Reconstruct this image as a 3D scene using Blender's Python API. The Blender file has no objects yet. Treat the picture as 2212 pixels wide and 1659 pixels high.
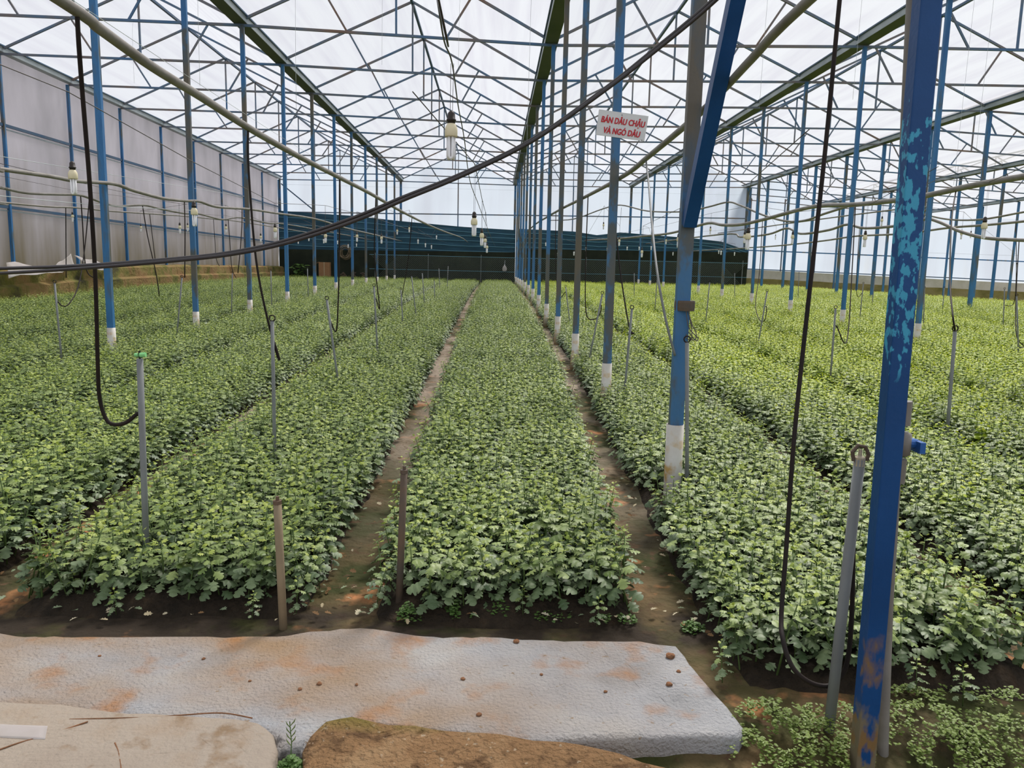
import bpy, bmesh, math, random
from mathutils import Vector, Matrix, noise
from mathutils.bvhtree import BVHTree
R = random.Random(7)
C = bpy.context.scene.collection
SC = bpy.context.scene

# ------------------------------------------------------------------ camera
PITCH, YAW, ROLL, FPX = math.radians(8.34), math.radians(-1.479), math.radians(1.198), 1659.45
EYE = Vector((0, 0, 1.4))
_f = Vector((-math.sin(YAW), math.cos(YAW), 0)); _r = Vector((math.cos(YAW), math.sin(YAW), 0)); _u = Vector((0, 0, 1))
CF = _f*math.cos(PITCH) - _u*math.sin(PITCH)
_u2 = _u*math.cos(PITCH) + _f*math.sin(PITCH)
CR = _r*math.cos(ROLL) + _u2*math.sin(ROLL)
CU = _u2*math.cos(ROLL) - _r*math.sin(ROLL)
cam = bpy.data.objects.new('camera', bpy.data.cameras.new('camera'))
cam.data.sensor_width = 36; cam.data.lens = 36*FPX/2212; cam.data.clip_start = .05; cam.data.clip_end = 500
M3 = Matrix((CR, CU, -CF)).transposed().to_4x4(); M3.translation = EYE
cam.matrix_world = M3
C.objects.link(cam); SC.camera = cam

# ------------------------------------------------------------------ sky, sun, exposure
W = bpy.data.worlds.new('overcast'); SC.world = W; W.use_nodes = True
W.node_tree.nodes['Background'].inputs[0].default_value = (.90, .94, 1, 1)
W.node_tree.nodes['Background'].inputs[1].default_value = .86
sl = bpy.data.lights.new('hazy_sun_offscreen', 'SUN'); sl.energy = 5.0; sl.angle = math.radians(14); sl.color = (1, .95, .86)
so = bpy.data.objects.new('hazy_sun_offscreen', sl); C.objects.link(so); so.rotation_euler = (math.radians(-32), math.radians(20), 0)
SC.view_settings.view_transform = 'Standard'; SC.view_settings.look = 'None'
SC.view_settings.gamma = 1; SC.view_settings.use_curve_mapping = False
SC.view_settings.exposure = 0.14

# ------------------------------------------------------------------ pixel helpers (photo frame 2212 x 1659)
def ray(px, py): return CF*FPX + CR*(px-1106) - CU*(py-829.5)
def at_d(px, py, d): v = ray(px, py); return EYE + v*(d/v.y)
def at_x(px, py, x): v = ray(px, py); return EYE + v*(x/v.x)
def at_z(px, py, z): v = ray(px, py); return EYE + v*((z-EYE.z)/v.z)
def pix(p):
    v = Vector(p)-EYE; z = v.dot(CF)
    return (1106+FPX*v.dot(CR)/z, 829.5-FPX*v.dot(CU)/z, z)
def interp(x, xs, ys):
    if x <= xs[0]: return ys[0]
    for i in range(1, len(xs)):
        if x <= xs[i]: t = (x-xs[i-1])/(xs[i]-xs[i-1]); return ys[i-1]+t*(ys[i]-ys[i-1])
    return ys[-1]
def gz(x, d):
    z = interp(d, [-8, 1.9, 2.25, 4, 8, 13.5, 22, 30, 45, 60], [-.12, -.12, 0, 0, .02, .13, .4, .55, .65, .68])
    t = min(1, max(0, (d-15)/25)); t = t*t*(3-2*t)
    return z - .068*max(0, x-16)*t
def on_surf(px, py, h):
    v = ray(px, py).normalized(); t = 1.0
    while t < 90:
        p = EYE+v*t
        if p.z < gz(p.x, p.y)+h: return p
        t += .01
    return EYE+v*90

# ------------------------------------------------------------------ materials
def mat(name, cols, scale=6, rough=.7, bump=0, bscale=None, detail=6, spec=.3, metal=0, coord='Object', stretch=(1,1,1), dist=.02, trans=0, ncol=None):
    """noise driven colour ramp over a principled surface"""
    m = bpy.data.materials.new(name); m.use_nodes = True; nt = m.node_tree; N = nt.nodes; L = nt.links
    b = N['Principled BSDF']; b.inputs['Roughness'].default_value = rough
    b.inputs['Specular IOR Level'].default_value = spec; b.inputs['Metallic'].default_value = metal
    tc = N.new('ShaderNodeTexCoord'); mp = N.new('ShaderNodeMapping'); mp.inputs['Scale'].default_value = stretch
    if coord == 'Placed':
        oi = N.new('ShaderNodeObjectInfo'); va = N.new('ShaderNodeVectorMath'); L.new(tc.outputs['Object'], va.inputs[0]); L.new(oi.outputs['Location'], va.inputs[1]); L.new(va.outputs[0], mp.inputs[0])
    else: L.new(tc.outputs[coord], mp.inputs[0])
    if len(cols) == 1: b.inputs['Base Color'].default_value = (*cols[0][1], 1)
    else:
        n = N.new('ShaderNodeTexNoise'); n.inputs['Scale'].default_value = scale; n.inputs['Detail'].default_value = detail; n.inputs['Roughness'].default_value = .6
        L.new(mp.outputs[0], n.inputs['Vector'])
        r = N.new('ShaderNodeValToRGB'); e = r.color_ramp.elements
        for i, (p, c) in enumerate(cols):
            q = e[i] if i < 2 else e.new(p)
            q.position = p; q.color = (*c, 1)
        L.new(n.outputs['Fac'], r.inputs[0]); L.new(r.outputs[0], b.inputs['Base Color'])
    if bump:
        n2 = N.new('ShaderNodeTexNoise'); n2.inputs['Scale'].default_value = bscale or scale*6; n2.inputs['Detail'].default_value = 8
        L.new(mp.outputs[0], n2.inputs['Vector'])
        bp = N.new('ShaderNodeBump'); bp.inputs['Strength'].default_value = bump; bp.inputs['Distance'].default_value = dist
        L.new(n2.outputs['Fac'], bp.inputs['Height']); L.new(bp.outputs[0], b.inputs['Normal'])
    return m
def add_layer(m, col, scale, lo, hi, axis=None, stretch=(1,1,1), a0=0, a1=1, detail=5, mid=None, sharp=None):
    """blend one more stain colour over the base: noise threshold lo..hi, optional height fade along an axis from a0 (full) to a1 (none)"""
    nt = m.node_tree; N = nt.nodes; L = nt.links; b = N['Principled BSDF']
    tc = N.new('ShaderNodeTexCoord'); mp = N.new('ShaderNodeMapping'); mp.inputs['Scale'].default_value = stretch
    L.new(tc.outputs['Object'], mp.inputs[0])
    n = N.new('ShaderNodeTexNoise'); n.inputs['Scale'].default_value = scale; n.inputs['Detail'].default_value = detail
    L.new(mp.outputs[0], n.inputs['Vector'])
    mr = N.new('ShaderNodeMapRange'); mr.inputs['From Min'].default_value = lo; mr.inputs['From Max'].default_value = hi
    L.new(n.outputs['Fac'], mr.inputs['Value']); fac = mr.outputs[0]
    if axis is not None:
        sp = N.new('ShaderNodeSeparateXYZ'); L.new(tc.outputs['Object'], sp.inputs[0])
        m2 = N.new('ShaderNodeMapRange'); m2.inputs['From Min'].default_value = a1; m2.inputs['From Max'].default_value = a0
        L.new(sp.outputs[axis], m2.inputs['Value'])
        if mid is not None:                      # a mark that lies in a band: fades both ways from its middle
            ab = N.new('ShaderNodeMath'); ab.operation = 'SUBTRACT'; L.new(sp.outputs[axis], ab.inputs[0]); ab.inputs[1].default_value = mid
            a2 = N.new('ShaderNodeMath'); a2.operation = 'ABSOLUTE'; L.new(ab.outputs[0], a2.inputs[0]); L.new(a2.outputs[0], m2.inputs['Value'])
        mu = N.new('ShaderNodeMath'); mu.operation = 'MULTIPLY'; L.new(fac, mu.inputs[0]); L.new(m2.outputs[0], mu.inputs[1]); fac = mu.outputs[0]
    if sharp:
        m4 = N.new('ShaderNodeMapRange'); m4.inputs['From Min'].default_value = sharp-.06; m4.inputs['From Max'].default_value = sharp+.06; L.new(fac, m4.inputs['Value']); fac = m4.outputs[0]
    mx = N.new('ShaderNodeMix'); mx.data_type = 'RGBA'
    old = b.inputs['Base Color'].links
    if old: L.new(old[0].from_socket, mx.inputs[6])
    else: mx.inputs[6].default_value = b.inputs['Base Color'].default_value
    mx.inputs[7].default_value = (*col, 1); L.new(fac, mx.inputs[0]); L.new(mx.outputs[2], b.inputs['Base Color'])
    return m
def film(name, clear, col, dirt, stretch, dirt_lo=.5, dirt_hi=.75, grime=None, mix_diff=.35):
    """milky polythene: part clear, part scattering light through, streaked with dust"""
    m = bpy.data.materials.new(name); m.use_nodes = True; nt = m.node_tree; N = nt.nodes; L = nt.links
    N.remove(N['Principled BSDF']); out = N['Material Output']
    tc = N.new('ShaderNodeTexCoord'); mp = N.new('ShaderNodeMapping'); mp.inputs['Scale'].default_value = stretch; L.new(tc.outputs['Object'], mp.inputs[0])
    n = N.new('ShaderNodeTexNoise'); n.inputs['Scale'].default_value = 1; n.inputs['Detail'].default_value = 5; L.new(mp.outputs[0], n.inputs['Vector'])
    mr = N.new('ShaderNodeMapRange'); mr.inputs['From Min'].default_value = dirt_lo; mr.inputs['From Max'].default_value = dirt_hi; L.new(n.outputs['Fac'], mr.inputs['Value'])
    mx = N.new('ShaderNodeMix'); mx.data_type = 'RGBA'; mx.inputs[6].default_value = (*col, 1); mx.inputs[7].default_value = (*dirt, 1); L.new(mr.outputs[0], mx.inputs[0])
    colour = mx.outputs[2]
    if grime:
        gcol, z0, z1, gs = grime
        n3 = N.new('ShaderNodeTexNoise'); n3.inputs['Scale'].default_value = 1; n3.inputs['Detail'].default_value = 6
        mp3 = N.new('ShaderNodeMapping'); mp3.inputs['Scale'].default_value = gs; L.new(tc.outputs['Object'], mp3.inputs[0]); L.new(mp3.outputs[0], n3.inputs['Vector'])
        sp = N.new('ShaderNodeSeparateXYZ'); L.new(tc.outputs['Object'], sp.inputs[0])
        m2 = N.new('ShaderNodeMapRange'); m2.inputs['From Min'].default_value = z1; m2.inputs['From Max'].default_value = z0; L.new(sp.outputs[2], m2.inputs['Value'])
        ad = N.new('ShaderNodeMath'); ad.operation = 'MULTIPLY_ADD'; L.new(m2.outputs[0], ad.inputs[0]); ad.inputs[1].default_value = 1.15
        sb = N.new('ShaderNodeMath'); sb.operation = 'SUBTRACT'; L.new(n3.outputs['Fac'], sb.inputs[0]); sb.inputs[1].default_value = .62; L.new(sb.outputs[0], ad.inputs[2])
        ad.use_clamp = True
        mx2 = N.new('ShaderNodeMix'); mx2.data_type = 'RGBA'; L.new(ad.outputs[0], mx2.inputs[0]); L.new(colour, mx2.inputs[6]); mx2.inputs[7].default_value = (*gcol, 1); colour = mx2.outputs[2]
    tl = N.new('ShaderNodeBsdfTranslucent'); df = N.new('ShaderNodeBsdfDiffuse'); tr = N.new('ShaderNodeBsdfTransparent')
    for s in (tl, df): L.new(colour, s.inputs[0])
    L.new(colour, tr.inputs[0])
    a = N.new('ShaderNodeMixShader'); a.inputs[0].default_value = mix_diff; L.new(tl.outputs[0], a.inputs[1]); L.new(df.outputs[0], a.inputs[2])
    b = N.new('ShaderNodeMixShader'); b.inputs[0].default_value = clear; L.new(a.outputs[0], b.inputs[1]); L.new(tr.outputs[0], b.inputs[2])
    L.new(b.outputs[0], out.inputs[0])
    return m
def leaf_mat(name, c0, c1, trans=.3, rough=.5, spec=.48):
    m = bpy.data.materials.new(name); m.use_nodes = True; nt = m.node_tree; N = nt.nodes; L = nt.links
    b = N['Principled BSDF']; b.inputs['Roughness'].default_value = rough; b.inputs['Specular IOR Level'].default_value = spec
    oi = N.new('ShaderNodeObjectInfo')
    tc = N.new('ShaderNodeTexCoord'); n = N.new('ShaderNodeTexNoise'); n.inputs['Scale'].default_value = 30; L.new(tc.outputs['Object'], n.inputs['Vector'])
    ad = N.new('ShaderNodeMath'); ad.operation = 'MULTIPLY_ADD'; L.new(n.outputs['Fac'], ad.inputs[0]); ad.inputs[1].default_value = .9
    sb = N.new('ShaderNodeMath'); sb.operation = 'MULTIPLY_ADD'; L.new(oi.outputs['Random'], sb.inputs[0]); sb.inputs[1].default_value = .8; sb.inputs[2].default_value = -.35
    L.new(sb.outputs[0], ad.inputs[2]); ad.use_clamp = True
    mx = N.new('ShaderNodeMix'); mx.data_type = 'RGBA'; L.new(ad.outputs[0], mx.inputs[0]); mx.inputs[6].default_value = (*c0, 1); mx.inputs[7].default_value = (*c1, 1)
    L.new(mx.outputs[2], b.inputs['Base Color'])
    tl = N.new('ShaderNodeBsdfTranslucent'); L.new(mx.outputs[2], tl.inputs[0])
    ms = N.new('ShaderNodeMixShader'); ms.inputs[0].default_value = trans
    L.new(b.outputs[0], ms.inputs[1]); L.new(tl.outputs[0], ms.inputs[2]); L.new(ms.outputs[0], N['Material Output'].inputs[0])
    return m

MT = {}
MT['roof_film'] = film('roof_film', .70, (.95, .945, .975), (.83, .81, .87), (5, .22, 5), .42, .78, None, .55)
MT['back_film'] = film('back_film', .12, (.56, .63, .73), (.47, .51, .60), (.7, .7, .1), .45, .8, ((.62, .56, .42), .3, 1.6, (.8, .8, .25)), .2)
MT['left_film'] = film('left_film', .10, (.60, .575, .63), (.42, .405, .44), (.9, .9, .35), .38, .75, ((.15, .12, .042), .2, 4.6, (1.6, 1.6, .22)), .3)
MT['white_tarp'] = film('white_tarp', .05, (.85, .82, .82), (.62, .58, .5), (2, 2, 2))
steel = mat('blue_paint', [(.30, (.025, .11, .29)), (.50, (.045, .18, .40)), (.57, (.07, .14, .23)), (.63, (.12, .115, .095))], 1.6, .45, .15, 30, stretch=(3, 3, .55), coord='Placed')
MT['blue'] = steel
MT['blue_grey'] = mat('weathered_post_paint', [(.36, (.04, .16, .38)), (.48, (.06, .16, .31)), (.52, (.09, .11, .125)), (.62, (.13, .115, .09))], 1.1, .5, .15, 30, stretch=(2, 2, .9), coord='Placed')
MT['truss'] = mat('truss_steel', [(.32, (.06, .15, .30)), (.46, (.11, .16, .23)), (.56, (.16, .155, .165)), (.70, (.20, .125, .09))], .8, .5, .1, 20, coord='Placed')
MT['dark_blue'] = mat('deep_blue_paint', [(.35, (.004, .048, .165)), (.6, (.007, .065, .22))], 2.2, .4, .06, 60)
MT['gutter_side'] = mat('gutter_galvanised', [(.35, (.38, .42, .44)), (.65, (.24, .28, .30))], 1.2, .45, metal=.3)
MT['gutter_base'] = mat('gutter_olive', [(.35, (.055, .075, .035)), (.7, (.09, .10, .06))], 1.0, .6)
MT['gutter_rim'] = mat('gutter_rim_paint', [(.4, (.04, .09, .17)), (.7, (.08, .11, .15))], 1.5, .5)
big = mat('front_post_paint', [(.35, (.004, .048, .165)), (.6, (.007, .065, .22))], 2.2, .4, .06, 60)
add_layer(big, (.05, .33, .52), 1.0, .42, .66, 2, (55, 55, 30), .15, .5, mid=1.66, detail=9, sharp=.36)
add_layer(big, (.20, .12, .05), 9, .30, .62, 2, (1, 1, .5), .2, .75, detail=8, sharp=.42)
add_layer(big, (.17, .14, .09), 14, .28, .62, 2, (1, 1, .5), .10, .42, detail=8, sharp=.34)
MT['big_post'] = big
MT['pvc'] = add_layer(mat('white_pvc', [(.35, (.66, .64, .60)), (.7, (.54, .50, .44))], 5, .5), (.50, .32, .10), 9, .52, .62, 2, (1, 1, 1), .2, .62)
MT['mortar'] = mat('stained_cement', [(.35, (.42, .38, .30)), (.65, (.50, .36, .16))], 8, .9, .4)
MT['pipe'] = mat('grey_pvc_pipe', [(.3, (.27, .255, .235)), (.7, (.16, .145, .125))], 4, .5, .08, 40)
MT['stake'] = mat('grey_stake', [(.3, (.23, .25, .255)), (.7, (.16, .165, .16))], 3, .55)
MT['brown_pipe'] = mat('muddy_pipe', [(.3, (.30, .235, .15)), (.7, (.20, .15, .09))], 5, .7, .1)
MT['rust_pipe'] = mat('rusty_pipe', [(.35, (.085, .075, .065)), (.7, (.15, .09, .05))], 6, .7, .15)
MT['hose'] = mat('black_hose', [(.3, (.012, .010, .010)), (.75, (.03, .02, .016))], 6, .65, spec=.2)
MT['cable'] = mat('black_cable', [(.3, (.02, .018, .02)), (.75, (.045, .035, .035))], 8, .4, spec=.5)
MT['wire'] = mat('thin_wire', [(0, (.10, .09, .09))], rough=.5)
MT['rope'] = mat('pale_rope', [(0, (.55, .60, .62))], rough=.8)
MT['netrope'] = mat('net_seam_cord', [(0, (.16, .36, .46))], rough=.8)
MT['fence'] = mat('fence_wire', [(0, (.20, .23, .20))], rough=.6)
MT['socket'] = mat('black_bakelite', [(.3, (.022, .018, .015)), (.8, (.05, .04, .035))], 20, .5)
MT['housing'] = mat('cream_plastic', [(.3, (.82, .74, .52)), (.8, (.72, .64, .42))], 10, .4)
MT['tube'] = mat('milky_glass_tube', [(0, (.88, .88, .90))], rough=.2, spec=.6)
MT['sign'] = mat('sign_board', [(.3, (.72, .72, .74)), (.8, (.60, .60, .63))], 5, .5)
MT['red'] = mat('red_lettering', [(0, (.55, .015, .03))], rough=.5)
MT['green_plastic'] = mat('green_sprinkler_plastic', [(0, (.25, .65, .25))], rough=.3)
MT['valve_blue'] = mat('blue_valve_handle', [(0, (.03, .12, .38))], rough=.35)
MT['soil'] = mat('bed_soil', [(.3, (.014, .010, .006)), (.55, (.032, .022, .013)), (.75, (.06, .038, .02))], 9, .95, 1, 40, dist=.03)
path = mat('path_earth', [(.28, (.035, .028, .012)), (.45, (.075, .060, .024)), (.56, (.13, .09, .04)), (.70, (.30, .17, .08))], 1.7, .9, .8, 22, detail=8, dist=.03)
add_layer(path, (.040, .046, .009), 2.4, .44, .60)
add_layer(path, (.44, .19, .075), 3.1, .60, .68)
add_layer(path, (.36, .29, .22), 1.6, .40, .56, 1, (1, .6, 1), 7, 3.6)
add_layer(path, (.10, .06, .03), 14, .58, .68)
add_layer(path, (.032, .022, .013), 5, .30, .50, 1, (1, 1, 1), .10, .22, mid=2.86)   # bed soil spilt along the slab
MT['path'] = path
conc = mat('pale_concrete', [(.30, (.25, .255, .26)), (.5, (.36, .365, .375)), (.7, (.43, .42, .40))], 2.6, .9, .75, 85, detail=9, dist=.022)
add_layer(conc, (.33, .225, .135), 1.5, .32, .62, 0, (1, 1.4, 1), -.4, .8)
add_layer(conc, (.36, .17, .06), 4.5, .54, .72)
add_layer(conc, (.26, .19, .12), 38, .66, .74)
MT['concrete'] = conc
MT['stone_pale'] = add_layer(mat('pale_flagstone', [(.3, (.29, .235, .185)), (.55, (.35, .295, .235)), (.75, (.31, .225, .15))], 3, .85, .6, 80, detail=9, dist=.012), (.24, .165, .10), 11, .58, .72)
bs = mat('brown_stone', [(.3, (.20, .115, .05)), (.5, (.29, .165, .075)), (.72, (.38, .25, .13))], 5, .95, 1, 60, detail=9, dist=.035)
add_layer(bs, (.13, .07, .03), 16, .55, .68)
add_layer(bs, (.45, .34, .22), 45, .64, .70)
add_layer(bs, (.17, .15, .02), 9, .36, .52, 1, (1, 1, 1), 2.22, 2.12)
MT['stone_brown'] = bs
pl = mat('plinth_concrete', [(.3, (.19, .10, .04)), (.45, (.22, .15, .055)), (.55, (.13, .125, .025)), (.68, (.045, .04, .018))], 1.3, .95, .7, 12, detail=8, dist=.05)
MT['plinth'] = pl
rw = mat('mossy_wall', [(.3, (.30, .25, .13)), (.5, (.24, .21, .07)), (.7, (.12, .11, .03))], .7, .95, .5, 8, detail=9, stretch=(1, 1, 1.6), dist=.05)
MT['mossy'] = rw
MT['cement_band'] = mat('cement_band', [(.3, (.60, .57, .50)), (.7, (.42, .40, .30))], 1.2, .9, .4)
net = mat('teal_net', [(.3, (.020, .050, .075)), (.55, (.030, .085, .13)), (.75, (.05, .13, .20))], 1.5, .9, stretch=(.4, 1, 4), detail=9)
MT['net'] = net
MT['net_dark'] = mat('dark_net', [(.3, (.012, .016, .011)), (.6, (.024, .030, .018)), (.8, (.040, .050, .026))], 1.4, .95, detail=9)
MT['cardboard'] = mat('cardboard', [(.3, (.36, .20, .10)), (.8, (.28, .15, .07))], 4, .9)
MT['dead'] = leaf_mat('dry_leaf', (.42, .34, .20), (.55, .50, .36), .1, .8, .1)
MT['dead_dark'] = leaf_mat('rotten_leaf', (.14, .08, .04), (.28, .17, .08), .1, .8, .1)
MT['fallen_green'] = leaf_mat('fallen_green_leaf', (.22, .30, .16), (.34, .40, .26), .1, .6, .2)
MT['clod'] = mat('clay_clod', [(.3, (.30, .13, .06)), (.7, (.16, .09, .05))], 12, .95, .6)
MT['stem'] = mat('plant_stem', [(0, (.08, .13, .035))], rough=.7)
LM = {'old': leaf_mat('mature_leaf', (.042, .084, .027), (.225, .295, .145), .08), 'mid': leaf_mat('middle_leaf', (.088, .15, .026), (.31, .39, .13), .12),
      'young': leaf_mat('young_leaf', (.21, .30, .03), (.45, .52, .11), .2)}
LY = {'old': leaf_mat('bright_old_leaf', (.13, .22, .012), (.30, .41, .03), .18), 'mid': leaf_mat('bright_middle_leaf', (.24, .36, .012), (.43, .53, .03), .24),
      'young': leaf_mat('bright_young_leaf', (.42, .51, .015), (.61, .66, .035), .26)}
MT['weed'] = leaf_mat('clover_leaf', (.07, .12, .02), (.19, .26, .05), .15)
MT['weed2'] = leaf_mat('herb_leaf', (.07, .15, .03), (.15, .26, .06), .25)

# ------------------------------------------------------------------ mesh builder
def wloc(o):
    v = Vector((0, 0, 0))
    while o: v = v + o.location; o = o.parent
    return v
class MB:
    def __init__(s): s.v = []; s.f = []; s.mi = []; s.m = 0
    def add(s, vs, fs):
        k = len(s.v); s.v += [tuple(v) for v in vs]; s.f += [tuple(k+i for i in f) for f in fs]; s.mi += [s.m]*len(fs); return s
    def box(s, x0, x1, y0, y1, z0, z1):
        return s.add([(x, y, z) for z in (z0, z1) for y in (y0, y1) for x in (x0, x1)], [(0, 2, 3, 1), (4, 5, 7, 6), (0, 1, 5, 4), (2, 6, 7, 3), (0, 4, 6, 2), (1, 3, 7, 5)])
    def bar(s, a, b, w, h=None, up=(0, 0, 1)):
        a, b = Vector(a), Vector(b); h = h or w; d = (b-a).normalized(); up = Vector(up)
        if abs(d.dot(up)) > .98: up = Vector((0, 1, 0))
        x = d.cross(up).normalized(); y = x.cross(d)
        vs = [p+x*sx*w/2+y*sy*h/2 for p in (a, b) for sx, sy in ((-1, -1), (1, -1), (1, 1), (-1, 1))]
        return s.add(vs, [(3, 2, 1, 0), (4, 5, 6, 7), (0, 1, 5, 4), (1, 2, 6, 5), (2, 3, 7, 6), (3, 0, 4, 7)])
    def tube(s, pts, r, n=8, cap=True):
        pts = [Vector(p) for p in pts]; rs = r if isinstance(r, (list, tuple)) else [r]*len(pts); vs = []
        ref = Vector((0, 0, 1)); t0 = (pts[1]-pts[0]).normalized()
        if abs(t0.dot(ref)) > .9: ref = Vector((1, 0, 0))
        x = t0.cross(ref).normalized()
        for i, p in enumerate(pts):
            t = (pts[min(i+1, len(pts)-1)]-pts[max(i-1, 0)])
            if t.length < 1e-9: t = t0
            t = t.normalized(); x = (x-t*x.dot(t))
            x = x.normalized() if x.length > 1e-6 else t.orthogonal().normalized()
            y = t.cross(x)
            vs += [p+(x*math.cos(2*math.pi*k/n)+y*math.sin(2*math.pi*k/n))*rs[i] for k in range(n)]
        fs = [(i*n+k, i*n+(k+1) % n, (i+1)*n+(k+1) % n, (i+1)*n+k) for i in range(len(pts)-1) for k in range(n)]
        if cap: fs += [tuple(reversed(range(n))), tuple(range((len(pts)-1)*n, len(pts)*n))]
        return s.add(vs, fs)
    def lathe(s, c, prof, n=16):
        c = Vector(c); vs = []; fs = []
        for r, z in prof: vs += [c+Vector((r*math.cos(2*math.pi*k/n), r*math.sin(2*math.pi*k/n), z)) for k in range(n)]
        for i in range(len(prof)-1): fs += [(i*n+k, i*n+(k+1) % n, (i+1)*n+(k+1) % n, (i+1)*n+k) for k in range(n)]
        fs += [tuple(reversed(range(n))), tuple(range((len(prof)-1)*n, len(prof)*n))]
        return s.add(vs, fs)
    def mesh(s, name, mats, off=Vector((0, 0, 0)), smooth=False):
        me = bpy.data.meshes.new(name); me.from_pydata([(x-off.x, y-off.y, z-off.z) for x, y, z in s.v], [], s.f)
        for m in mats if isinstance(mats, (list, tuple)) else [mats]: me.materials.append(m)
        if max(s.mi, default=0): me.polygons.foreach_set('material_index', s.mi)
        if smooth: me.polygons.foreach_set('use_smooth', [True]*len(me.polygons))
        return me
    def build(s, name, mats, parent=None, loc=None, smooth=False):
        """verts are in world space; the object sits at loc (or at its parent's place)"""
        base = Vector(loc) if loc is not None else (wloc(parent) if parent else Vector((0, 0, 0)))
        o = bpy.data.objects.new(name, s.mesh(name, mats, base, smooth)); C.objects.link(o)
        if parent: o.parent = parent; o.location = base-wloc(parent)
        else: o.location = base
        return o
def tag(o, label=None, cat=None, group=None, kind=None):
    for k, v in (('label', label), ('category', cat), ('group', group), ('kind', kind)):
        if v: o[k] = v
    return o
def thing(name, loc, label, cat, group=None):
    o = bpy.data.objects.new(name, None); C.objects.link(o); o.location = loc; o.empty_display_size = .1
    return tag(o, label, cat, group)
def struct(name, loc=(0, 0, 0)):
    o = bpy.data.objects.new(name, None); C.objects.link(o); o.location = loc; return tag(o, kind='structure')
def smooth_path(pts, k=6):
    pts = [Vector(p) for p in pts]; out = []
    for i in range(len(pts)-1):
        p0, p1, p2, p3 = pts[max(i-1, 0)], pts[i], pts[i+1], pts[min(i+2, len(pts)-1)]
        for j in range(k):
            t = j/k
            out.append(.5*((2*p1)+(p2-p0)*t+(2*p0-5*p1+4*p2-p3)*t*t+(3*p1-p0-3*p2+p3)*t*t*t))
    return out+[pts[-1]]
ORD = ['first', 'second', 'third', 'fourth', 'fifth', 'sixth', 'seventh', 'eighth', 'ninth', 'tenth', 'eleventh', 'twelfth', 'thirteenth', 'fourteenth', 'fifteenth', 'sixteenth', 'seventeenth', 'eighteenth', 'nineteenth', 'twentieth']

# ------------------------------------------------------------------ frame of the house
BAY0, BAY = 13.557, 3.0
def dep(i): return BAY0+BAY*i
GX = {-2: -11.88, -1: -5.23, 0: 1.09, 1: 7.54, 2: 14.06, 3: 20.6, 4: 27.4}
GA = {-2: 4.81, -1: 4.793, 0: 4.652, 1: 4.742, 2: 4.838, 3: 4.5, 4: 4.15}
GB = {-2: -.0068, -1: -.0015, 0: .0041, 1: 0, 2: .0036, 3: 0, 4: 0}
def gutz(j, d): return 1.4+GA[j]+GB[j]*(d-BAY0-16.5)
def last(j): return 10 if j < 2 else 12          # last truss index of the span right of gutter j
RISE = 1.62
BACK = dep(10)+.12; BACKR = dep(12)+.1; FRONT = -4.0  # FRONT: roof carried on unseen behind the camera to cut skylight on the slab

# ------------------------------------------------------------------ ground
def floor_mesh():
    xs = [-60, -40, -25, -15, -12] + [-12+.5*i for i in range(1, 16)] + [-4.5+.06*i for i in range(0, 150)] + [4.5+.5*i for i in range(1, 50)] + [32, 40, 60, 90]
    ys = [-20, -8, -3, 0, 1, 1.5] + [1.6+.07*i for i in range(0, 110)] + [9.4+.4*i for i in range(0, 110)] + [56, 62, 75, 100]
    mb = MB(); n = len(xs)
    for y in ys:
        for x in xs:
            a = 1 if (-4.6 < x < 4.6 and 1.5 < y < 10) else .3
            z = gz(x, y)+a*.022*noise.noise(Vector((x*3, y*3, 0)))+a*.008*noise.noise(Vector((x*14, y*14, 3)))
            mb.v.append((x, y, z))
    mb.f = [(j*n+i, j*n+i+1, (j+1)*n+i+1, (j+1)*n+i) for j in range(len(ys)-1) for i in range(n-1)]; mb.mi = [0]*len(mb.f)
    return tag(mb.build('floor', MT['path'], smooth=True), kind='structure')
floor_mesh()

# bed layout: centre lines of the walking paths, fanning out a little with depth
PN = [-2.05, -.60, .74, 2.10]; PFAR = [-2.32, -.70, 1.02, 2.42]
near = list(PN); far = list(PFAR)
for k in range(7): near.insert(0, near[0]-1.42); far.insert(0, far[0]-1.50)
for k in range(19): near.append(near[-1]+1.42); far.append(far[-1]+1.50)
I0 = 8                                           # path left of the middle bed
def pathx(k, d): t = min(1, max(0, (d-3)/8)); return near[k]+(far[k]-near[k])*t
def bed_front(k):
    return {I0: 2.98, I0-1: 3.02, I0+1: 2.50, I0+2: 2.60}.get(k, 3.0)
def bed_back(k):
    return 42.6 if far[k] < 14.3 else 47.6
beds = [k for k in range(len(near)-1) if far[k] > -11.6 and far[k+1] < 34]
GAPW = .165
def bed_name(k):
    o = k-I0
    if o == 0: return 'the middle bed'
    if o == -1: return 'the bed behind the cream pipe stub'
    if o == 1: return 'the bed behind the big blue post'
    if o < 0: return f'the {ORD[-o-1]} bed left of the middle bed'
    return f'the {ORD[o-1]} bed right of the middle bed'
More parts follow.
